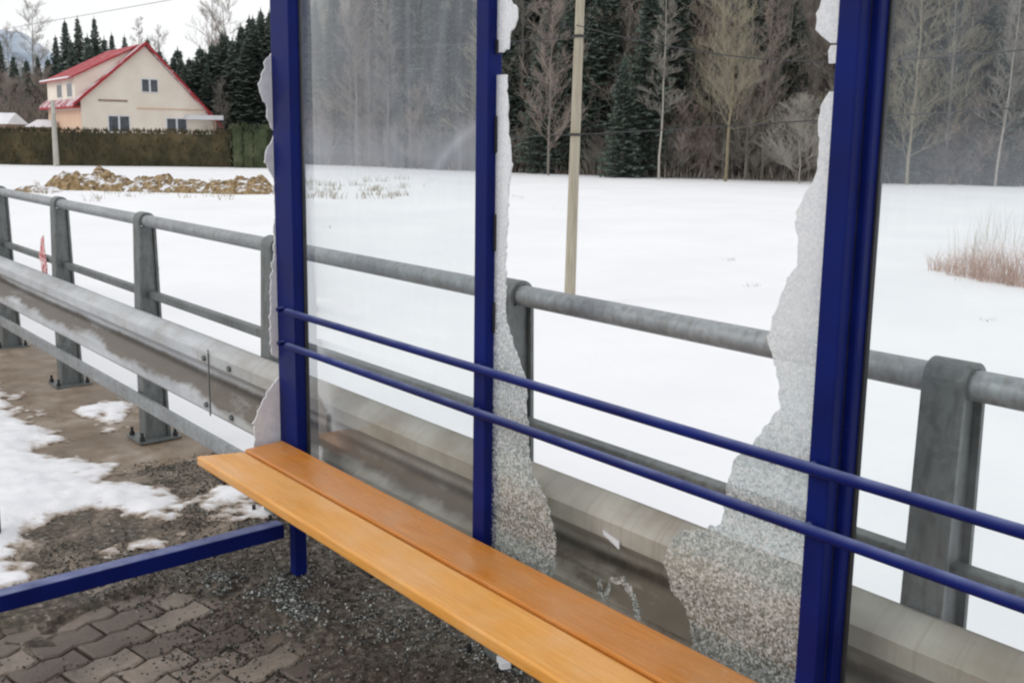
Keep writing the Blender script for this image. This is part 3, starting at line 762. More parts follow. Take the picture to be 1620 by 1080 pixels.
def bare(seed, h, spread, mat, trunk_mat=BARK, tr=.14, depth=4, fine=1.0, base=.25):
    rr = random.Random(seed); t = MB(); c = MB()
    # trunk with gentle kinks
    pts = [Vector((0, 0, -.8))]; n = 9
    for i in range(1, n+1):
        pts.append(Vector((pts[-1].x+rr.uniform(-.10, .10), pts[-1].y+rr.uniform(-.10, .10), h*i/n)))
    for i in range(n): t.tube(pts[i], pts[i+1], tr*(1-i/n*.9), tr*(1-(i+1)/n*.9), 6, False)
    def grow(p, d, L, r, lv):
        k = 3; q = p
        for s in range(k):
            d = (d+Vector((rr.uniform(-.38, .38), rr.uniform(-.38, .38), rr.uniform(-.03, .22)))).normalized()
            e = q+d*L/k; c.tube(q, e, max(.009, r*(1-s/k*.5)), max(.007, r*(1-(s+1)/k*.5)), 3, False)
            if lv > 0:
                for _ in range(3 if rr.random() < .6*fine else 2):
                    a = Vector((rr.uniform(-1, 1), rr.uniform(-1, 1), rr.uniform(-.2, .7))).normalized()
                    grow(e, (d*.9+a*.75).normalized(), L*rr.uniform(.42, .62), r*.55, lv-1)
            q = e
    nb = int(30*fine)+8
    for i in range(nb):
        f = base+(1-base)*(i+.5)/nb; z = f*h; k = min(n-1, int(f*n)); p = pts[k].lerp(pts[k+1], f*n-k)
        a = i*2.4+rr.uniform(-.4, .4); el = rr.uniform(.1, 1.3)
        d = Vector((math.cos(a), math.sin(a), el)).normalized()
        grow(p, d, spread*(1.1-f*.75)*rr.uniform(.7, 1.15), tr*.24*(1.15-f), depth-2)
    return mesh_of(t, 'trunk', trunk_mat), mesh_of(c, 'crown', mat)
CON = [conifer(11, 15, 2.3), conifer(12, 17, 2.7, .03), conifer(13, 13, 2.0, .02), conifer(14, 18, 2.5, .2), conifer(15, 9, 1.9, .02)]
BAR = [bare(21, 13, 2.6, TWIG, base=.12), bare(22, 15, 2.9, TWIGR, base=.15), bare(23, 11, 2.4, TWIG, tr=.10, base=.08), bare(24, 14, 3.0, TWIGY, base=.14), bare(25, 6, 2.4, TWIGR, tr=.06, base=.03), bare(26, 16, 2.2, TWIG, tr=.12, base=.3), bare(27, 4.2, 2.3, TWIG, tr=.05, base=.02)]
def plant_tree(name, meshes, loc, label, cat, group, sc=1, rz=None, lean=0):
    r = empty(name, loc, rnd.uniform(0, 6.28) if rz is None else rz)
    r.scale = (sc*rnd.uniform(.92, 1.1),)*2+(sc,); r.rotation_euler.x = lean
    tag(r, label, cat, group)
    for me in meshes:
        o = bpy.data.objects.new(me.name, me); C.objects.link(o); o.parent = r
    return r
edge_pts = [(-30, (300, 128)), (0, (430, 112))]
def edge(px):
    """depth of the wood's edge in each column"""
    tab = [(-300, 150), (250, 140), (360, 120), (440, 100), (480, 93), (800, 80), (1040, 73), (1600, 68), (2400, 62)]
    for (a, da), (b, db) in zip(tab, tab[1:]):
        if a <= px <= b: return da+(db-da)*(px-a)/(b-a)
    return tab[-1][1]
def hill_z(px, D):
    back = D-edge(px); k = max(0, min(1, (px-360)/260))
    return -1.25+max(0, back)*(.06+.22*k)
LC = 'dark green spruce in the wood beyond the snowy field'
LB_ = 'leafless tree in the wood beyond the snowy field'
def put(px, back, kind, idx, sc, label=None, group=None):
    D = edge(px)+back; p = far(px, D, hill_z(px, D)-.1)
    if kind == 'c': return plant_tree('spruce_tree', CON[idx], p, label or LC, 'spruce', group or 'spruces in the wood', sc)
    return plant_tree('bare_tree', BAR[idx], p, label or LB_, 'tree', group or 'leafless trees in the wood', sc)
for row, (back, step, share) in enumerate(((1.0, 27, .42), (3.6, 27, .58), (7, 28, .55), (12, 32, .6), (20, 40, .65))):
    px = 425+row*9
    while px < 1760:
        q = px+rnd.uniform(-9, 9)
        k = max(0, min(1, (q-380)/120)); hs = .68+.32*k
        if rnd.random() < share: put(q, back+rnd.uniform(-1.5, 1.5), 'c', rnd.choice((0, 1, 2, 3) if row else (0, 2, 4, 4)), hs*rnd.uniform(.85, 1.12))
        else: put(q, back+rnd.uniform(-1.5, 1.5), 'b', rnd.choice((0, 1, 2, 3, 4, 5)), hs*rnd.uniform(.85, 1.1))
        px += step*rnd.uniform(.8, 1.2)
px = 436
while px < 1720:
    q = px+rnd.uniform(-8, 8); D = edge(q)+rnd.uniform(-.3, 2.2)
    plant_tree('bare_bush', BAR[rnd.choice((4, 6, 6))], far(q, D, hill_z(q, D)-.05), 'low leafless bush at the foot of the wood', 'bush', 'leafless bushes along the wood', rnd.uniform(.55, .95))
    px += rnd.uniform(14, 30)
# trees that can be told apart
mB = bare(41, 15, 1.5, TWIG, PALE, tr=.08, base=.28)
plant_tree('birch_tree', mB, far(1045, 69.5), 'slender pale barked birch in front of the dark spruces', 'birch', None, .95)
mY = bare(42, 12.0, 3.3, TWIGY, mat_bark('ochre_bark', (.17, .145, .095), (.29, .25, .17)), tr=.13, base=.3)
plant_tree('bare_tree', mY, far(1150, 68.5), 'leafless tree with ochre trunk and broad yellowish crown at the wood edge', 'tree', None, .95)
plant_tree('bare_tree', bare(43, 14, 2.9, TWIGR, BARK, tr=.12, base=.12), far(868, 74), 'reddish leafless tree just left of the wooden pole', 'tree', None, 1)
plant_tree('bare_tree', bare(44, 6.5, 2.6, PALE, PALE, tr=.07, base=.05, fine=1.4), far(1268, 67), 'low pale twiggy tree beside the shattered glass edge', 'tree', None, .8)
plant_tree('bare_tree', bare(45, 14, 1.7, TWIG, PALE, tr=.08, base=.2), far(1580, 66), 'pale slender leafless tree at the right picture edge', 'tree', None, 1)
plant_tree('bare_tree', bare(46, 14, 2.6, TWIGY, TWIGY, tr=.11, base=.1), far(1440, 67), 'yellowish leafless tree just right of the double blue post', 'tree', None, 1)
plant_tree('spruce_tree', CON[4], far(985, 72), 'squat dense green spruce right of the wooden pole', 'spruce', None, .95)
# left: spruces behind the house, trees by its side
def by_top(px, ytop, D, meshes, h, name, label, cat, group):
    z0 = -1.25; H = hz(px, ytop, D)-z0
    return plant_tree(name, meshes, far(px, D, z0), label, cat, group, H/h)
for px, yt, D, i in ((112, 38, 128, 0), (132, 34, 130, 2), (158, 33, 126, 1), (96, 62, 132, 2), (184, 58, 128, 0), (204, 62, 124, 2), (146, 62, 122, 4), (172, 66, 124, 4), (120, 70, 122, 4), (240, 66, 130, 2), (258, 84, 126, 4)):
    by_top(px, yt, D, CON[i], (15, 17, 13, 18, 9)[i], 'spruce_tree', 'dark spruce rising behind the red roof', 'spruce', 'spruces behind the house')
for px, yt, D, i in ((8, 66, 118, 0), (-14, 60, 118, 1), (28, 92, 124, 4), (48, 98, 128, 4), (66, 92, 130, 2), (82, 96, 126, 4), (-40, 80, 120, 2)):
    by_top(px, yt, D, CON[i], (15, 17, 13, 18, 9)[i], 'spruce_tree', 'dark spruce left of the house at the picture edge', 'spruce', 'spruces left of the house')
rl_ = random.Random(91)
for k in range(44):
    px = 268+k*4.1+rl_.uniform(-3, 3); yt = (100-(px-268)*.44)+rl_.uniform(-14, 34); i = rl_.choice((0, 1, 2, 4)); D = rl_.uniform(101, 113)
    t_ = by_top(px, yt, D, CON[i], (15, 17, 13, 18, 9)[i], 'spruce_tree', 'dark spruce right of the house before the corner post', 'spruce', 'spruces right of the house')
    t_.scale.x *= 1.45; t_.scale.y *= 1.45
for px, yt, D, i in ((60, 20, 150, 0), (340, -2, 140, 1), (360, 4, 142, 0), (20, 58, 140, 2), (255, 62, 140, 2), (225, 40, 150, 5)):
    by_top(px, yt, D, BAR[i], (13, 15, 11, 14, 6, 16, 4.2)[i], 'bare_tree', 'tall leafless tree rising faintly above the spruces', 'tree', 'leafless trees behind the house')
for px, yt, D, i in ((38, 120, 112, 2), (70, 125, 114, 4), (15, 130, 110, 4), (352, 135, 99, 2)):
    by_top(px, yt, D, BAR[i], (13, 15, 11, 14, 6, 16, 4.2)[i], 'bare_tree', 'low leafless tree among the spruces near the house', 'tree', 'low leafless trees near the house')
# undergrowth at the wood's edge
m = MB(); rr = random.Random(77)
for k in range(9000):
    px = rr.uniform(430, 1800); D = edge(px)+rr.uniform(-1.2, 7); p = far(px, D, hill_z(px, D)); h = rr.choice((.4, .7, 1.0, 1.7))*rr.uniform(.6, 1.3)
    if fb(p.x, p.y, .35, 61) < -.15: h *= .4
    a = rr.uniform(0, 6.3); w = rr.uniform(.02, .05); l = rr.uniform(-.4, .4)*h; l2 = rr.uniform(-.4, .4)*h
    m.face([(p.x-w*math.cos(a), p.y-w*math.sin(a), p.z-.1), (p.x+w*math.cos(a), p.y+w*math.sin(a), p.z-.1), (p.x+l, p.y+l2, p.z+h)])
tag(m.build('undergrowth', simple('dead_brush', [(.35, (.14, .12, .10)), (.5, (.24, .20, .17)), (.68, (.40, .37, .34))], .9, .9, bmp=0), None, fix=False), 'brown leafless brush along the foot of the wood', 'undergrowth', kind='stuff')
# wooded slope behind the rows, and a distant hill
def strip(name, cols, mat, amp=0, segz=6):
    m = MB(); n = segz+1
    for (px, D0, z0, D1, z1) in cols:  # columns of the slope
        for s in range(n):
            t = s/segz; p = far(px, D0+(D1-D0)*t, z0+(z1-z0)*t); q = noise.noise(Vector((p.x*.12, p.y*.12, s*3.1)))*amp*(1 if s else 0)
            m.v.append((p.x+q*.6, p.y+q*.6, p.z+q))
    for i in range(len(cols)-1):
        for s in range(segz):
            k = i*n+s; m.f.append((k, k+n, k+n+1, k+1))
    return tag(m.build(name, mat, None, fix=False, smooth=True), kind='structure')
WOODHILL = simple('hazed_wood_floor', [(.3, (.075, .088, .082)), (.48, (.14, .145, .13)), (.62, (.21, .20, .18)), (.75, (.30, .28, .26))], .55, 1, (1, 1, .35), bmp=.6, bd=.6, spec=.05)  # slope colour lightened so the gaps between trees carry painted haze
cols = []
for i in range(60):
    px = 425+i*25; k = max(0, min(1, (px-425)/60)); E = edge(px)
    cols.append((px, E+2, -1.4, E+27, -1.25+12+12*k+noise.noise(Vector((i*.6, 3, 1)))*2.2))
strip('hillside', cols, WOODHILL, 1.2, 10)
cols = [(px, 190, -2, 260, (hz(px, yt, 260))) for px, yt in ((-400, 40), (-150, 35), (0, 50), (40, 62), (80, 84), (110, 110), (200, 150), (320, 165), (460, 150), (700, 120), (1400, 120))]
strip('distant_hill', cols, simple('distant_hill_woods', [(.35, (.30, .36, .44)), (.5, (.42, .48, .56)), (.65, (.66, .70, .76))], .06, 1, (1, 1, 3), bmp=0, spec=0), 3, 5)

# ------------------------------------------------------------------ HOUSE
lat0, D0 = -39.1, 92.0
def cam_pt(lat, dep, z):        # house corner from lateral and depth distance
    px = PX+F*lat/dep; return far(px, dep, z)
G0 = cam_pt(lat0, D0, 0); bF = cam_pt(lat0-8.0*13.6/13.6, D0+11, 0)-G0; bL = bF.length; bF.normalize()
aR = Vector((-bF.y, bF.x, 0));
if (cam_pt(lat0+5, D0, 0)-G0).dot(aR) < 0: aR = -aR
HZ = -1.25; GW = 12.2; HL = bL
HS = tag(empty('house', (G0.x, G0.y, HZ)), 'cream gabled house with red snow dusted roof behind the hedge', 'house')
def hp(a, b, z): v = G0+aR*a+bF*b; return Vector((v.x-G0.x, v.y-G0.y, z-HZ))
def hbox(m, a0, a1, b0, b1, z0, z1):
    n = len(m.v); m.v += [tuple(hp(*q)) for q in ((a0, b0, z0), (a1, b0, z0), (a1, b1, z0), (a0, b1, z0), (a0, b0, z1), (a1, b0, z1), (a1, b1, z1), (a0, b1, z1))]
    m.f += [tuple(n+i for i in q) for q in ((0, 3, 2, 1), (4, 5, 6, 7), (0, 1, 5, 4), (1, 2, 6, 5), (2, 3, 7, 6), (3, 0, 4, 7))]
def hprism(m, poly, b0, b1):      # poly in (a,z)
    n = len(poly); k = len(m.v); m.v += [tuple(hp(a, b0, z)) for a, z in poly]+[tuple(hp(a, b1, z)) for a, z in poly]
    m.f.append(tuple(range(k, k+n))); m.f.append(tuple(range(k+n, k+2*n))[::-1])
    for i in range(n): j = (i+1) % n; m.f.append((k+i, k+n+i, k+n+j, k+j))
CREAM = simple('cream_render', [(.3, (.78, .70, .59)), (.7, (.88, .81, .71))], .5, .9, bmp=.1)
PEACH = simple('peach_render', [(.3, (.66, .46, .33)), (.7, (.74, .54, .40))], .5, .9)
def mat_roof(name, amt):
    m, nt, b = new_mat(name); n = noi(nt, coords(nt), .8, 7, .7)
    c = mixc(nt, ramp(nt, n, [(.62-amt*.35, (0,)*3), (.78-amt*.35, (.85,)*3)]), (.36, .022, .03), (.74, .70, .74))
    nt.links.new(c, b.inputs['Base Color']); b.inputs['Roughness'].default_value = .7; return m
RED = mat_roof('red_roof', .15); REDS = mat_roof('snow_dusted_red_roof', .62)
GLS = simple('dark_window_glass', [(.3, (.035, .045, .055)), (.7, (.09, .10, .12))], 3, .2, bmp=0)
WHT = simple('white_frame', [(.3, (.68, .69, .72)), (.7, (.8, .8, .82))], 3, .6, bmp=0)
AP = 5.9; zA = hz(232, 75, 95.6); zLe = 4.35; zRe = 2.7
hw = lambda mb, name, mat, par=HS: mb.build(name, mat, par)
m = MB(); hprism(m, [(0, HZ), (GW, HZ), (GW, zRe), (AP, zA-.15), (0, zLe)], 0, HL); hw(m, 'wall', CREAM)
m = MB(); hbox(m, -.03, -.004, .05, HL-.05, HZ+.02, 3.4); hw(m, 'side_wall_face', PEACH)
def slope(m, a0, z0, a1, z1, b0, b1, th=.16):
    hprism(m, [(a0, z0), (a1, z1), (a1, z1+th), (a0, z0+th)], b0, b1)
m = MB(); sl = (zA-zLe)/AP; slope(m, -.75, zLe-.75*sl, AP, zA, -.5, HL+.4); rl = hw(m, 'roof', REDS); rl['label'] = 'snow dusted left slope'
m = MB(); sr = (zA-zRe)/(GW-AP); slope(m, AP+.005, zA, GW+.7, zRe-.7*sr, -.5, HL+.4); hw(m, 'roof', REDS)
m = MB(); slope(m, -.75, zLe-.75*sl-.02, AP, zA-.02, -.56, -.505, .30); hw(m, 'verge_board', RED)
m = MB(); slope(m, AP+.01, zA-.02, GW+.7, zRe-.7*sr-.02, -.56, -.505, .30); hw(m, 'verge_board', RED)
# shed dormer on the left slope
dz = 6.45; d0, d1 = 1.6, HL-.6
m = MB(); hprism(m, [(-.1, 4.0), (AP-.5, zA-.3), (-.1, dz)], d0, d1); dm = hw(m, 'dormer', CREAM)
m = MB(); sd = (zA-dz)/(AP); slope(m, -.7, dz-.7*sd+.02, AP-.06, zA-.01, d0-.3, d1+.3, .14); hw(m, 'dormer_roof', RED, dm)
m = MB(); hbox(m, -.74, -.55, d0-.3, d1+.3, dz-.7*sd+.16, dz-.7*sd+.30); hw(m, 'snow_edge', SNOWR, dm)
m = MB(); hbox(m, -.8, -.1, -.4, HL+.3, 3.55, 3.72); hw(m, 'eave', RED)
for b0 in (2.4, 6.6):
    m = MB(); hbox(m, -.16, -.10, b0, b0+2.0, 4.55, 5.9); w = hw(m, 'window_frame', WHT)
    m = MB(); hbox(m, -.19, -.161, b0+.12, b0+1.88, 4.65, 5.8); hw(m, 'pane', GLS, w)
def gwin(a0, a1, z0, z1, panes=1):
    m = MB(); hbox(m, a0, a1, -.07, -.004, z0, z1); w = hw(m, 'window', WHT)
    st = (a1-a0)/panes
    for i in range(panes):
        m = MB(); hbox(m, a0+st*i+.10, a0+st*(i+1)-.08, -.095, -.071, z0+.10, z1-.10); hw(m, 'pane', GLS, w)
def ga(px): # gable coordinate seen in column px
    t = (px-PX)/F; return (t*D0-lat0)/(.809-t*.588)
gwin(ga(226), ga(253), hz(240, 148, 95), hz(240, 126, 95), 2)
gwin(ga(171), ga(206), hz(190, 210, 94), hz(190, 183, 94), 2)
gwin(ga(263), ga(296), hz(280, 210, 97), hz(280, 187, 97), 2)
TRIM = simple('brown_trim', [(.3, (.25, .17, .13)), (.7, (.33, .24, .18))], 2)
m = MB(); hbox(m, ga(158), ga(204), -.05, -.004, hz(180, 162, 94), hz(180, 159, 94)); hw(m, 'string_course', TRIM)
m = MB(); hbox(m, ga(218), ga(325), -.05, -.004, hz(270, 174.5, 96), hz(270, 172.5, 96)); hw(m, 'string_course', PEACH)
m = MB(); hbox(m, ga(292), ga(345), -1.6, -.10, hz(320, 190, 98), hz(320, 183, 98)); hw(m, 'porch_roof', SNOWR)
m = MB(); hbox(m, ga(330), ga(334), -1.5, -1.35, HZ, hz(320, 190, 98)); hw(m, 'porch_post', TRIM)

# snow roofed outbuildings far left
def shed(px0, px1, D, ye, yt, label):
    a, b = far(px0, D), far(px1, D); r = tag(empty('shed', a), label, 'shed'); w = (b-a).length; u = (b-a).normalized(); v = Vector((-u.y, u.x, 0))
    if (far(px0, D+5)-a).dot(v) < 0: v = -v
    ze = hz(px0, ye, D)+1.25; zt = hz(px0, yt, D)+1.25
    def Q(i, j, z): q = u*i+v*j; return (q.x, q.y, z)
    def bx(i0, i1, j0, j1, z0, z1, name, mat):
        m = MB(); m.v = [Q(i0, j0, z0), Q(i1, j0, z0), Q(i1, j1, z0), Q(i0, j1, z0), Q(i0, j0, z1), Q(i1, j0, z1), Q(i1, j1, z1), Q(i0, j1, z1)]
        m.f = [(0, 3, 2, 1), (4, 5, 6, 7), (0, 1, 5, 4), (1, 2, 6, 5), (2, 3, 7, 6), (3, 0, 4, 7)]; return m.build(name, mat, r)
    bx(0, w, 0, 4, 0, ze, 'wall', TRIM)
    m = MB(); m.v = [Q(-.3, -.4, ze), Q(w+.3, -.4, ze), Q(w+.3, 4.4, ze), Q(-.3, 4.4, ze), Q(-.1, 2, zt), Q(w+.1, 2, zt)]
    m.f = [(0, 1, 5, 4), (2, 3, 4, 5), (0, 4, 3), (1, 2, 5), (0, 3, 2, 1)]; m.build('roof', SNOWR, r)
shed(46, 78, 98, 201, 189, 'low shed with snowy roof left of the house')
shed(-30, 10, 104, 196, 178, 'snow covered shed at the left picture edge')
# short pale street pole before the house
p = far(86, 80); top = hz(84, 162, 80)
sp_ = tag(empty('concrete_pole', p), 'pale concrete pole standing before the hedge', 'pole')
CONC = simple('pale_concrete', [(.3, (.36, .35, .31)), (.7, (.50, .48, .43))], 2)
m = MB(); m.tube((0, 0, -.2), (0, 0, top+1.25), .23, .16, 10); m.build('shaft', CONC, sp_, smooth=True)
m = MB(); m.tube((0, 0, top+1.15), (-.1, 0, top+1.35), .17, .12, 10); m.build('cap', CONC, sp_)
# hedge: dense clipped conifers, small upright sprays through its volume
def hedge(pa, pb, h, w, name, label, mat, dens=150, seed=1, cat='hedge'):
    rr = random.Random(seed); u = (pb-pa); L = u.length; u.normalize(); v = Vector((-u.y, u.x, 0)); m = MB()
    def W(i, j, z): q = pa+u*i+v*j; return (q.x, q.y, z)
    def hh(i): return h*(1+.05*noise.noise(Vector((i*.5, seed, 0)))+.03*noise.noise(Vector((i*2.5, seed, 5))))
    k = int(L/.5)
    for s in range(k):
        i0, i1 = L*s/k, L*(s+1)/k; a_, b_ = hh(i0)-.25, hh(i1)-.25; j = w/2-.18
        for f in (([(i0, -j, 0), (i1, -j, 0), (i1, -j, b_), (i0, -j, a_)]), ([(i0, j, 0), (i1, j, 0), (i1, j, b_), (i0, j, a_)]), ([(i0, -j, a_), (i1, -j, b_), (i1, j, b_), (i0, j, a_)])):
            m.face([W(a, b, c+pa.z) for a, b, c in f])
    for q in range(int(L*dens)):
        i = rr.uniform(-.3, L+.3); face = rr.random(); hx = hh(max(0, min(L, i)))
        if face < .45: j = -w/2+rr.uniform(-.1, .2); z = rr.uniform(0, hx)
        elif face < .65: j = w/2+rr.uniform(-.2, .1); z = rr.uniform(0, hx)
        else: j = rr.uniform(-w/2, w/2); z = hx+rr.uniform(-.25, .08)
        s = rr.uniform(.08, .2); a = rr.uniform(0, 6.3)
        m.face([W(i-s*.4*math.cos(a), j-s*.4*math.sin(a), pa.z+z-.1), W(i+s*.4*math.cos(a), j+s*.4*math.sin(a), pa.z+z-.1), W(i+rr.uniform(-.08, .08), j+rr.uniform(-.08, .08), pa.z+z+s*1.2)])
    return tag(m.build(name, mat, None, fix=False), label, cat)
HEDGE = simple('hedge_green', [(.32, (.030, .028, .014)), (.5, (.060, .052, .024)), (.7, (.115, .085, .042))], .55, .9, bmp=0)
pa, pb = far(-190, 83.5), far(368, 81.5)
hedge(pa, pb, hz(200, 206, 82)+1.25, 1.6, 'hedge', 'long clipped dark green hedge before the house', HEDGE, 170, 1)
HED2 = simple('bush_green', [(.3, (.03, .042, .02)), (.5, (.06, .078, .035)), (.7, (.12, .13, .07))], .9, .9, bmp=0)
for k, (a_, b_, yt, lab) in enumerate(((371, 386, 198, 'uneven green conifer bush ending the hedge'), (388, 402, 203, 'middle of the three green bushes right of the hedge'), (404, 424, 200, 'green bush beside the corner post right of the hedge'))):
    hedge(far(a_, 81), far(b_, 81), hz(a_, yt, 81)+1.25, 1.5, 'conifer_bush', lab, HED2, 260, 5+k, 'bush')

# earth heaps in the field
def mat_earth():
    m, nt, b = new_mat('snow_flecked_earth'); v = coords(nt); n1 = noi(nt, v, 1.6, 8, .7); n2 = noi(nt, v, 5, 6)
    c = ramp(nt, n2, [(.35, (.09, .062, .028)), (.5, (.25, .17, .08)), (.66, (.42, .31, .18))])
    g = nt.nodes.new('ShaderNodeNewGeometry'); s = nt.nodes.new('ShaderNodeSeparateXYZ'); nt.links.new(g.outputs['Normal'], s.inputs[0])
    f = mth(nt, 'ADD', mth(nt, 'MULTIPLY', mth(nt, 'SUBTRACT', s.outputs[2], .64), 2.0), mth(nt, 'MULTIPLY', mth(nt, 'SUBTRACT', n1, .5), 4))
    c = mixc(nt, ramp(nt, f, [(.35, (0,)*3), (.55, (1,)*3)]), c, (.8, .81, .85))
    nt.links.new(c, b.inputs['Base Color']); b.inputs['Roughness'].default_value = .95; bump(nt, b, n2, .6, .08); return m
EARTH = mat_earth()
def heap(px, D, w, d, h, label, seed):
    m = MB(); N = 46; p = far(px, D)
    for i in range(N+1):
        for j in range(N+1):
            a, b = (i/N*2-1), (j/N*2-1); r = math.hypot(a, b); k = max(0, 1-r*r)
            z = h*min(k, .7)*(.75+.65*fb(a*w, b*d, .8, seed, 6))+.18*k*fb(a*w, b*d, 2.4, seed+3)
            m.v.append((a*w*1.1, b*d*1.1, z-.04-.3*max(0, r-.9)))
    for i in range(N):
        for j in range(N):
            k = i*(N+1)+j; m.f.append((k, k+N+1, k+N+2, k+1))
    o = m.build('earth_mound', EARTH, None, fix=False, smooth=False); o.location = p; o.rotation_euler.z = math.atan2(*(far(px+60, D)-p).yx)
    tag(o, label, 'earth mound', 'earth mounds in the field'); return o
heap(140, 50, 2.2, 1.6, 1.25, 'largest ochre earth mound below the hedge', 1)
heap(205, 49, 1.7, 1.2, 1.0, 'snow flecked earth mound right of the largest mound', 2)
heap(262, 48.5, 1.6, 1.1, .9, 'low brown earth mound midway along the row', 3)
heap(320, 48, 1.7, 1.1, 1.0, 'earth mound second from the corner post', 4)
heap(382, 47.5, 1.9, 1.2, .9, 'flat snowy earth mound beside the corner post', 5)
heap(52, 47, 1.1, .8, .4, 'small snowy earth mound at the left end of the row', 6)
# snow bank behind the heaps
# dry stalk clumps
STALK = simple('dry_red_stalks', [(.35, (.40, .26, .21)), (.55, (.58, .43, .36)), (.7, (.72, .63, .56))], 3, .9, bmp=0)
STALKP = simple('pale_dry_grass', [(.35, (.28, .24, .18)), (.55, (.44, .40, .32)), (.7, (.6, .58, .52))], 3, .9, bmp=0)
def stalks(m, p, n, r, hmin, hmax, rr, w=.006, lean=.35):
    for k in range(n):
        a = rr.uniform(0, 6.3); q = r*math.sqrt(rr.random()); x, y = p[0]+q*math.cos(a), p[1]+q*math.sin(a); h = rr.uniform(hmin, hmax)
        lx, ly = rr.gauss(0, lean)*h, rr.gauss(0, lean)*h; b = rr.uniform(0, 3.14); c, s = math.cos(b)*w, math.sin(b)*w
        m.face([(x-c, y-s, p[2]-.03), (x+c, y+s, p[2]-.03), (x+lx*.4+c*.7, y+ly*.4+s*.7, p[2]+h*.6), (x+lx*.4-c*.7, y+ly*.4-s*.7, p[2]+h*.6)])
        m.face([(x+lx*.4-c*.7, y+ly*.4-s*.7, p[2]+h*.6), (x+lx*.4+c*.7, y+ly*.4+s*.7, p[2]+h*.6), (x+lx, y+ly, p[2]+h)])
rr = random.Random(15)
for px, py, n, r, h, lab in ((1492, 432, 150, .32, .55, 'smallest clump of dry reddish stalks in the snow'), (1530, 440, 260, .42, .8, 'dry reddish stalks second from the left of the brush'), (1572, 448, 300, .45, .95, 'dense dry reddish stalks near the picture edge'), (1615, 455, 300, .45, 1.0, 'dry reddish stalks at the right picture edge'), (1660, 462, 260, .45, 1.0, 'dry reddish stalks beyond the picture edge')):
    p = un(px, py, 2, -1.25); m = MB(); stalks(m, (0, 0, 0), n, r, h*.3, h*1.1, rr, .0045, .42)
    o = m.build('dry_shrub', STALK, None, fix=False); o.location = p; tag(o, lab, 'shrub', 'dry shrubs in the snow')
m = MB()
for k in range(26):
    px, py = rr.uniform(485, 640), rr.uniform(283, 318); p = un(px, py, 2, -1.25); stalks(m, p, 16, .55, .12, .42, rr, .022, .5)
for k in range(30):
    px, py = rr.uniform(1490, 1700), rr.uniform(365, 440); p = un(px, py, 2, -1.25); stalks(m, p, 7, .3, .4, 1.3, rr, .004, .15)
for k in range(26):
    px, py = rr.uniform(20, 430), rr.uniform(285, 318); p = un(px, py, 2, -1.25); stalks(m, p, 10, .4, .1, .35, rr, .02, .5)
for k in range(14):
    D = rr.uniform(16, 62); p = far(rr.uniform(-100, 1750), D); stalks(m, p, rr.choice((3, 5, 9)), rr.uniform(.06, .3), .04, .16, rr, .007, .6)
for px, py in ((1153, 415), (1190, 455), (815, 312), (825, 314), (1560, 510)):
    p = un(px, py, 2, -1.25); stalks(m, p, 14, .15, .05, .16, rr, .007, .6)
tag(m.build('grass', STALKP, None, fix=False), 'sparse dry grass poking through the snow of the field', 'grass', kind='stuff')

# ------------------------------------------------------------------ POLE AND WIRES
def mat_pole():
    m, nt, b = new_mat('weathered_pole_wood'); g = noi(nt, coords(nt, (22, 22, .6)), 3, 7); n = noi(nt, coords(nt), 1.2, 4)
    c = ramp(nt, g, [(.3, (.27, .24, .18)), (.7, (.48, .44, .35))]); c = mixc(nt, mth(nt, 'MULTIPLY', ramp(nt, n, [(.5, (0,)*3), (.7, (1,)*3)]), .5), c, (.30, .22, .15))
    nt.links.new(c, b.inputs['Base Color']); b.inputs['Roughness'].default_value = .85; bump(nt, b, g, .5, .01); return m
pb_ = un(901, 478, 2, -1.25); D_ = -(RM.transposed() @ (pb_-O)).z
ptop = un(918, 0, 1, pb_.y); dd = (ptop-pb_); dd /= dd.z; 
PL = tag(empty('utility_pole', pb_), 'weathered wooden utility pole in the snow beyond the railing', 'utility pole')
m = MB(); H_ = 7.6
for k in range(10):
    a = dd*(H_*k/10); b = dd*(H_*(k+1)/10); wob = lambda q: Vector((.012*noise.noise(Vector((q*2.1, 0, 0))), .01*noise.noise(Vector((0, q*2.1, 0))), 0))
    m.tube(a+wob(k), b+wob(k+1), .098-.0035*k, .098-.0035*(k+1), 14, False)
m.tube((0, 0, -.3), (0, 0, .02), .1, .098, 14); m.build('shaft', mat_pole(), PL, smooth=True, fix=False)
zz = [un(912, 58, 1, pb_.y).z+1.25, un(906, 213, 1, pb_.y).z+1.25]
for z in zz:
    m = MB(); c = dd*z; m.tube(c-dd*.02, c+dd*.02, .103, n=14); m.build('steel_band', BLACK, PL)
m = MB(); c = dd*(zz[0]+.12); m.tube(c, c+Vector((-.12, -.22, .02)), .012, n=6); m.tube(c+Vector((-.12, -.22, 0)), c+Vector((-.12, -.22, .12)), .03, .02, n=8); m.build('insulator', BLACK, PL)
m = MB(); c = dd*(H_-.4); m.tube(c+Vector((-.6, 0, 0)), c+Vector((.6, 0, 0)), .04, n=8); m.build('crossarm', GALVD, PL)
def wire(pxs, yplane, label, r=.009, slope=0):
    P = []
    for px, py in pxs: P.append(un(px, py, 1, yplane))
    # smooth through the points
    Q = []
    for i in range(len(P)-1):
        p0_, p1, p2, p3 = P[max(0, i-1)], P[i], P[i+1], P[min(len(P)-1, i+2)]
        for s in range(8):
            t = s/8; Q.append(.5*((2*p1)+(p2-p0_)*t+(2*p0_-5*p1+4*p2-p3)*t*t+(3*p1-p0_-3*p2+p3)*t**3))
    Q.append(P[-1]); m = MB(); m.path(Q, r, 5)
    tag(m.build('power_line', BLACK, None, fix=False), label, 'cable')
wy = pb_.y-.11
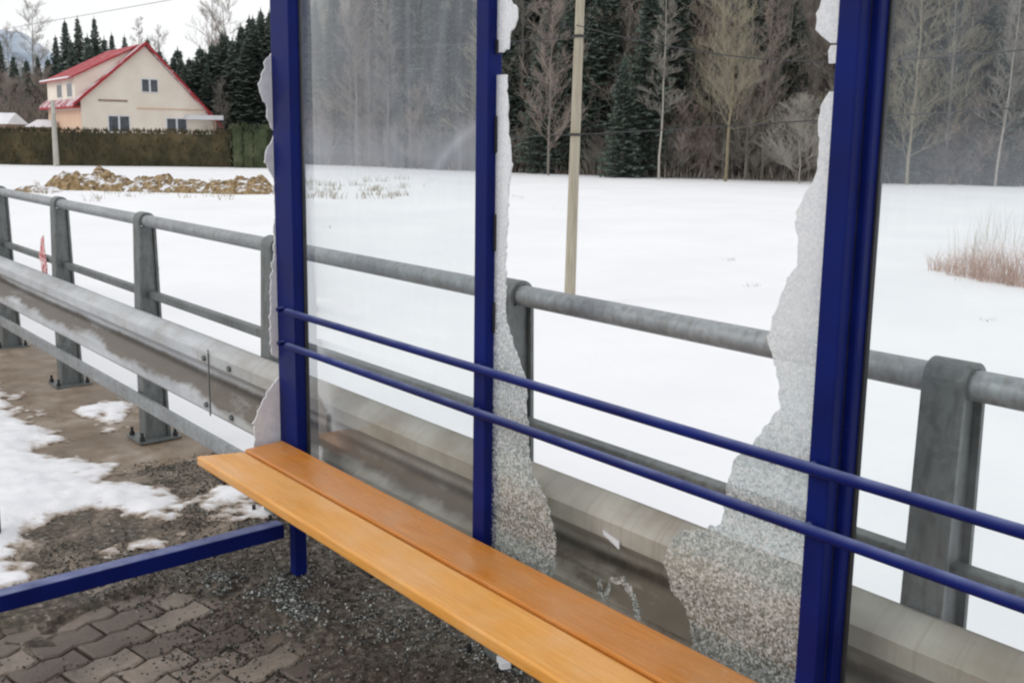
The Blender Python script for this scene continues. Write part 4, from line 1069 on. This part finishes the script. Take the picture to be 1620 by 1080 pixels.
wire([(430, 236), (600, 229), (820, 217), (908, 213), (1060, 205), (1415, 183), (1620, 170), (1900, 150)], wy, 'dark cable crossing the pole low before the wood')
wire([(912, 40), (1000, 62), (1150, 88), (1300, 98), (1415, 95), (1620, 79), (1900, 40)], wy, 'dark cable sagging from the pole towards the right')
wire([(430, 84), (600, 78), (760, 69), (870, 62), (912, 58)], wy, 'dark cable leading left from the pole band')
wire([(-200, 88), (0, 48), (130, 25), (270, 0), (420, -28), (600, -62)], 9.0, 'thin cable high against the white sky', .006)

# ------------------------------------------------------------------ LIGHT AND SKY
w = bpy.data.worlds.new('World'); bpy.context.scene.world = w; w.use_nodes = True
nt = w.node_tree; bg = nt.nodes['Background']
sky = nt.nodes.new('ShaderNodeTexSky'); sky.sky_type = 'NISHITA'; sky.sun_disc = False
SE, SR = R_(32), R_(205)
sky.sun_elevation = SE; sky.sun_rotation = SR
tc = nt.nodes.new('ShaderNodeTexCoord'); cn = noi(nt, tc.outputs['Generated'], 1.6, 5)
cloud = ramp(nt, cn, [(.3, (10.1, 10.15, 10.3)), (.7, (10.7, 10.7, 10.75))])
mx = mixc(nt, .93, sky.outputs[0], cloud)
nt.links.new(mx, bg.inputs['Color']); bg.inputs['Strength'].default_value = .1
sun = bpy.data.lights.new('sun', 'SUN'); sun.energy = .6; sun.angle = R_(18); sun.color = (1, .96, .9)
so = bpy.data.objects.new('sun', sun); C.objects.link(so)
sd_ = Vector((math.sin(SR)*math.cos(SE), math.cos(SR)*math.cos(SE), math.sin(SE)))
so.rotation_euler = (-sd_).to_track_quat('-Z', 'Y').to_euler(); so.location = (0, -5, 12)

cam = bpy.data.cameras.new('camera'); co = bpy.data.objects.new('camera', cam); C.objects.link(co)
co.matrix_world = Matrix.Translation(O) @ RM.to_4x4()
cam.sensor_width = 36; cam.lens = F*36/1620; cam.shift_y = (PY-540)/1620; cam.clip_start = .05; cam.clip_end = 5000
sc = bpy.context.scene; sc.camera = co
sc.view_settings.view_transform = 'Standard'; sc.view_settings.look = 'None'; sc.view_settings.exposure = 0
sc.render.engine = 'CYCLES'; sc.cycles.pixel_filter_type = 'BLACKMAN_HARRIS'; sc.cycles.filter_width = 2.3
sc.cycles.transparent_max_bounces = 16; sc.cycles.max_bounces = 6
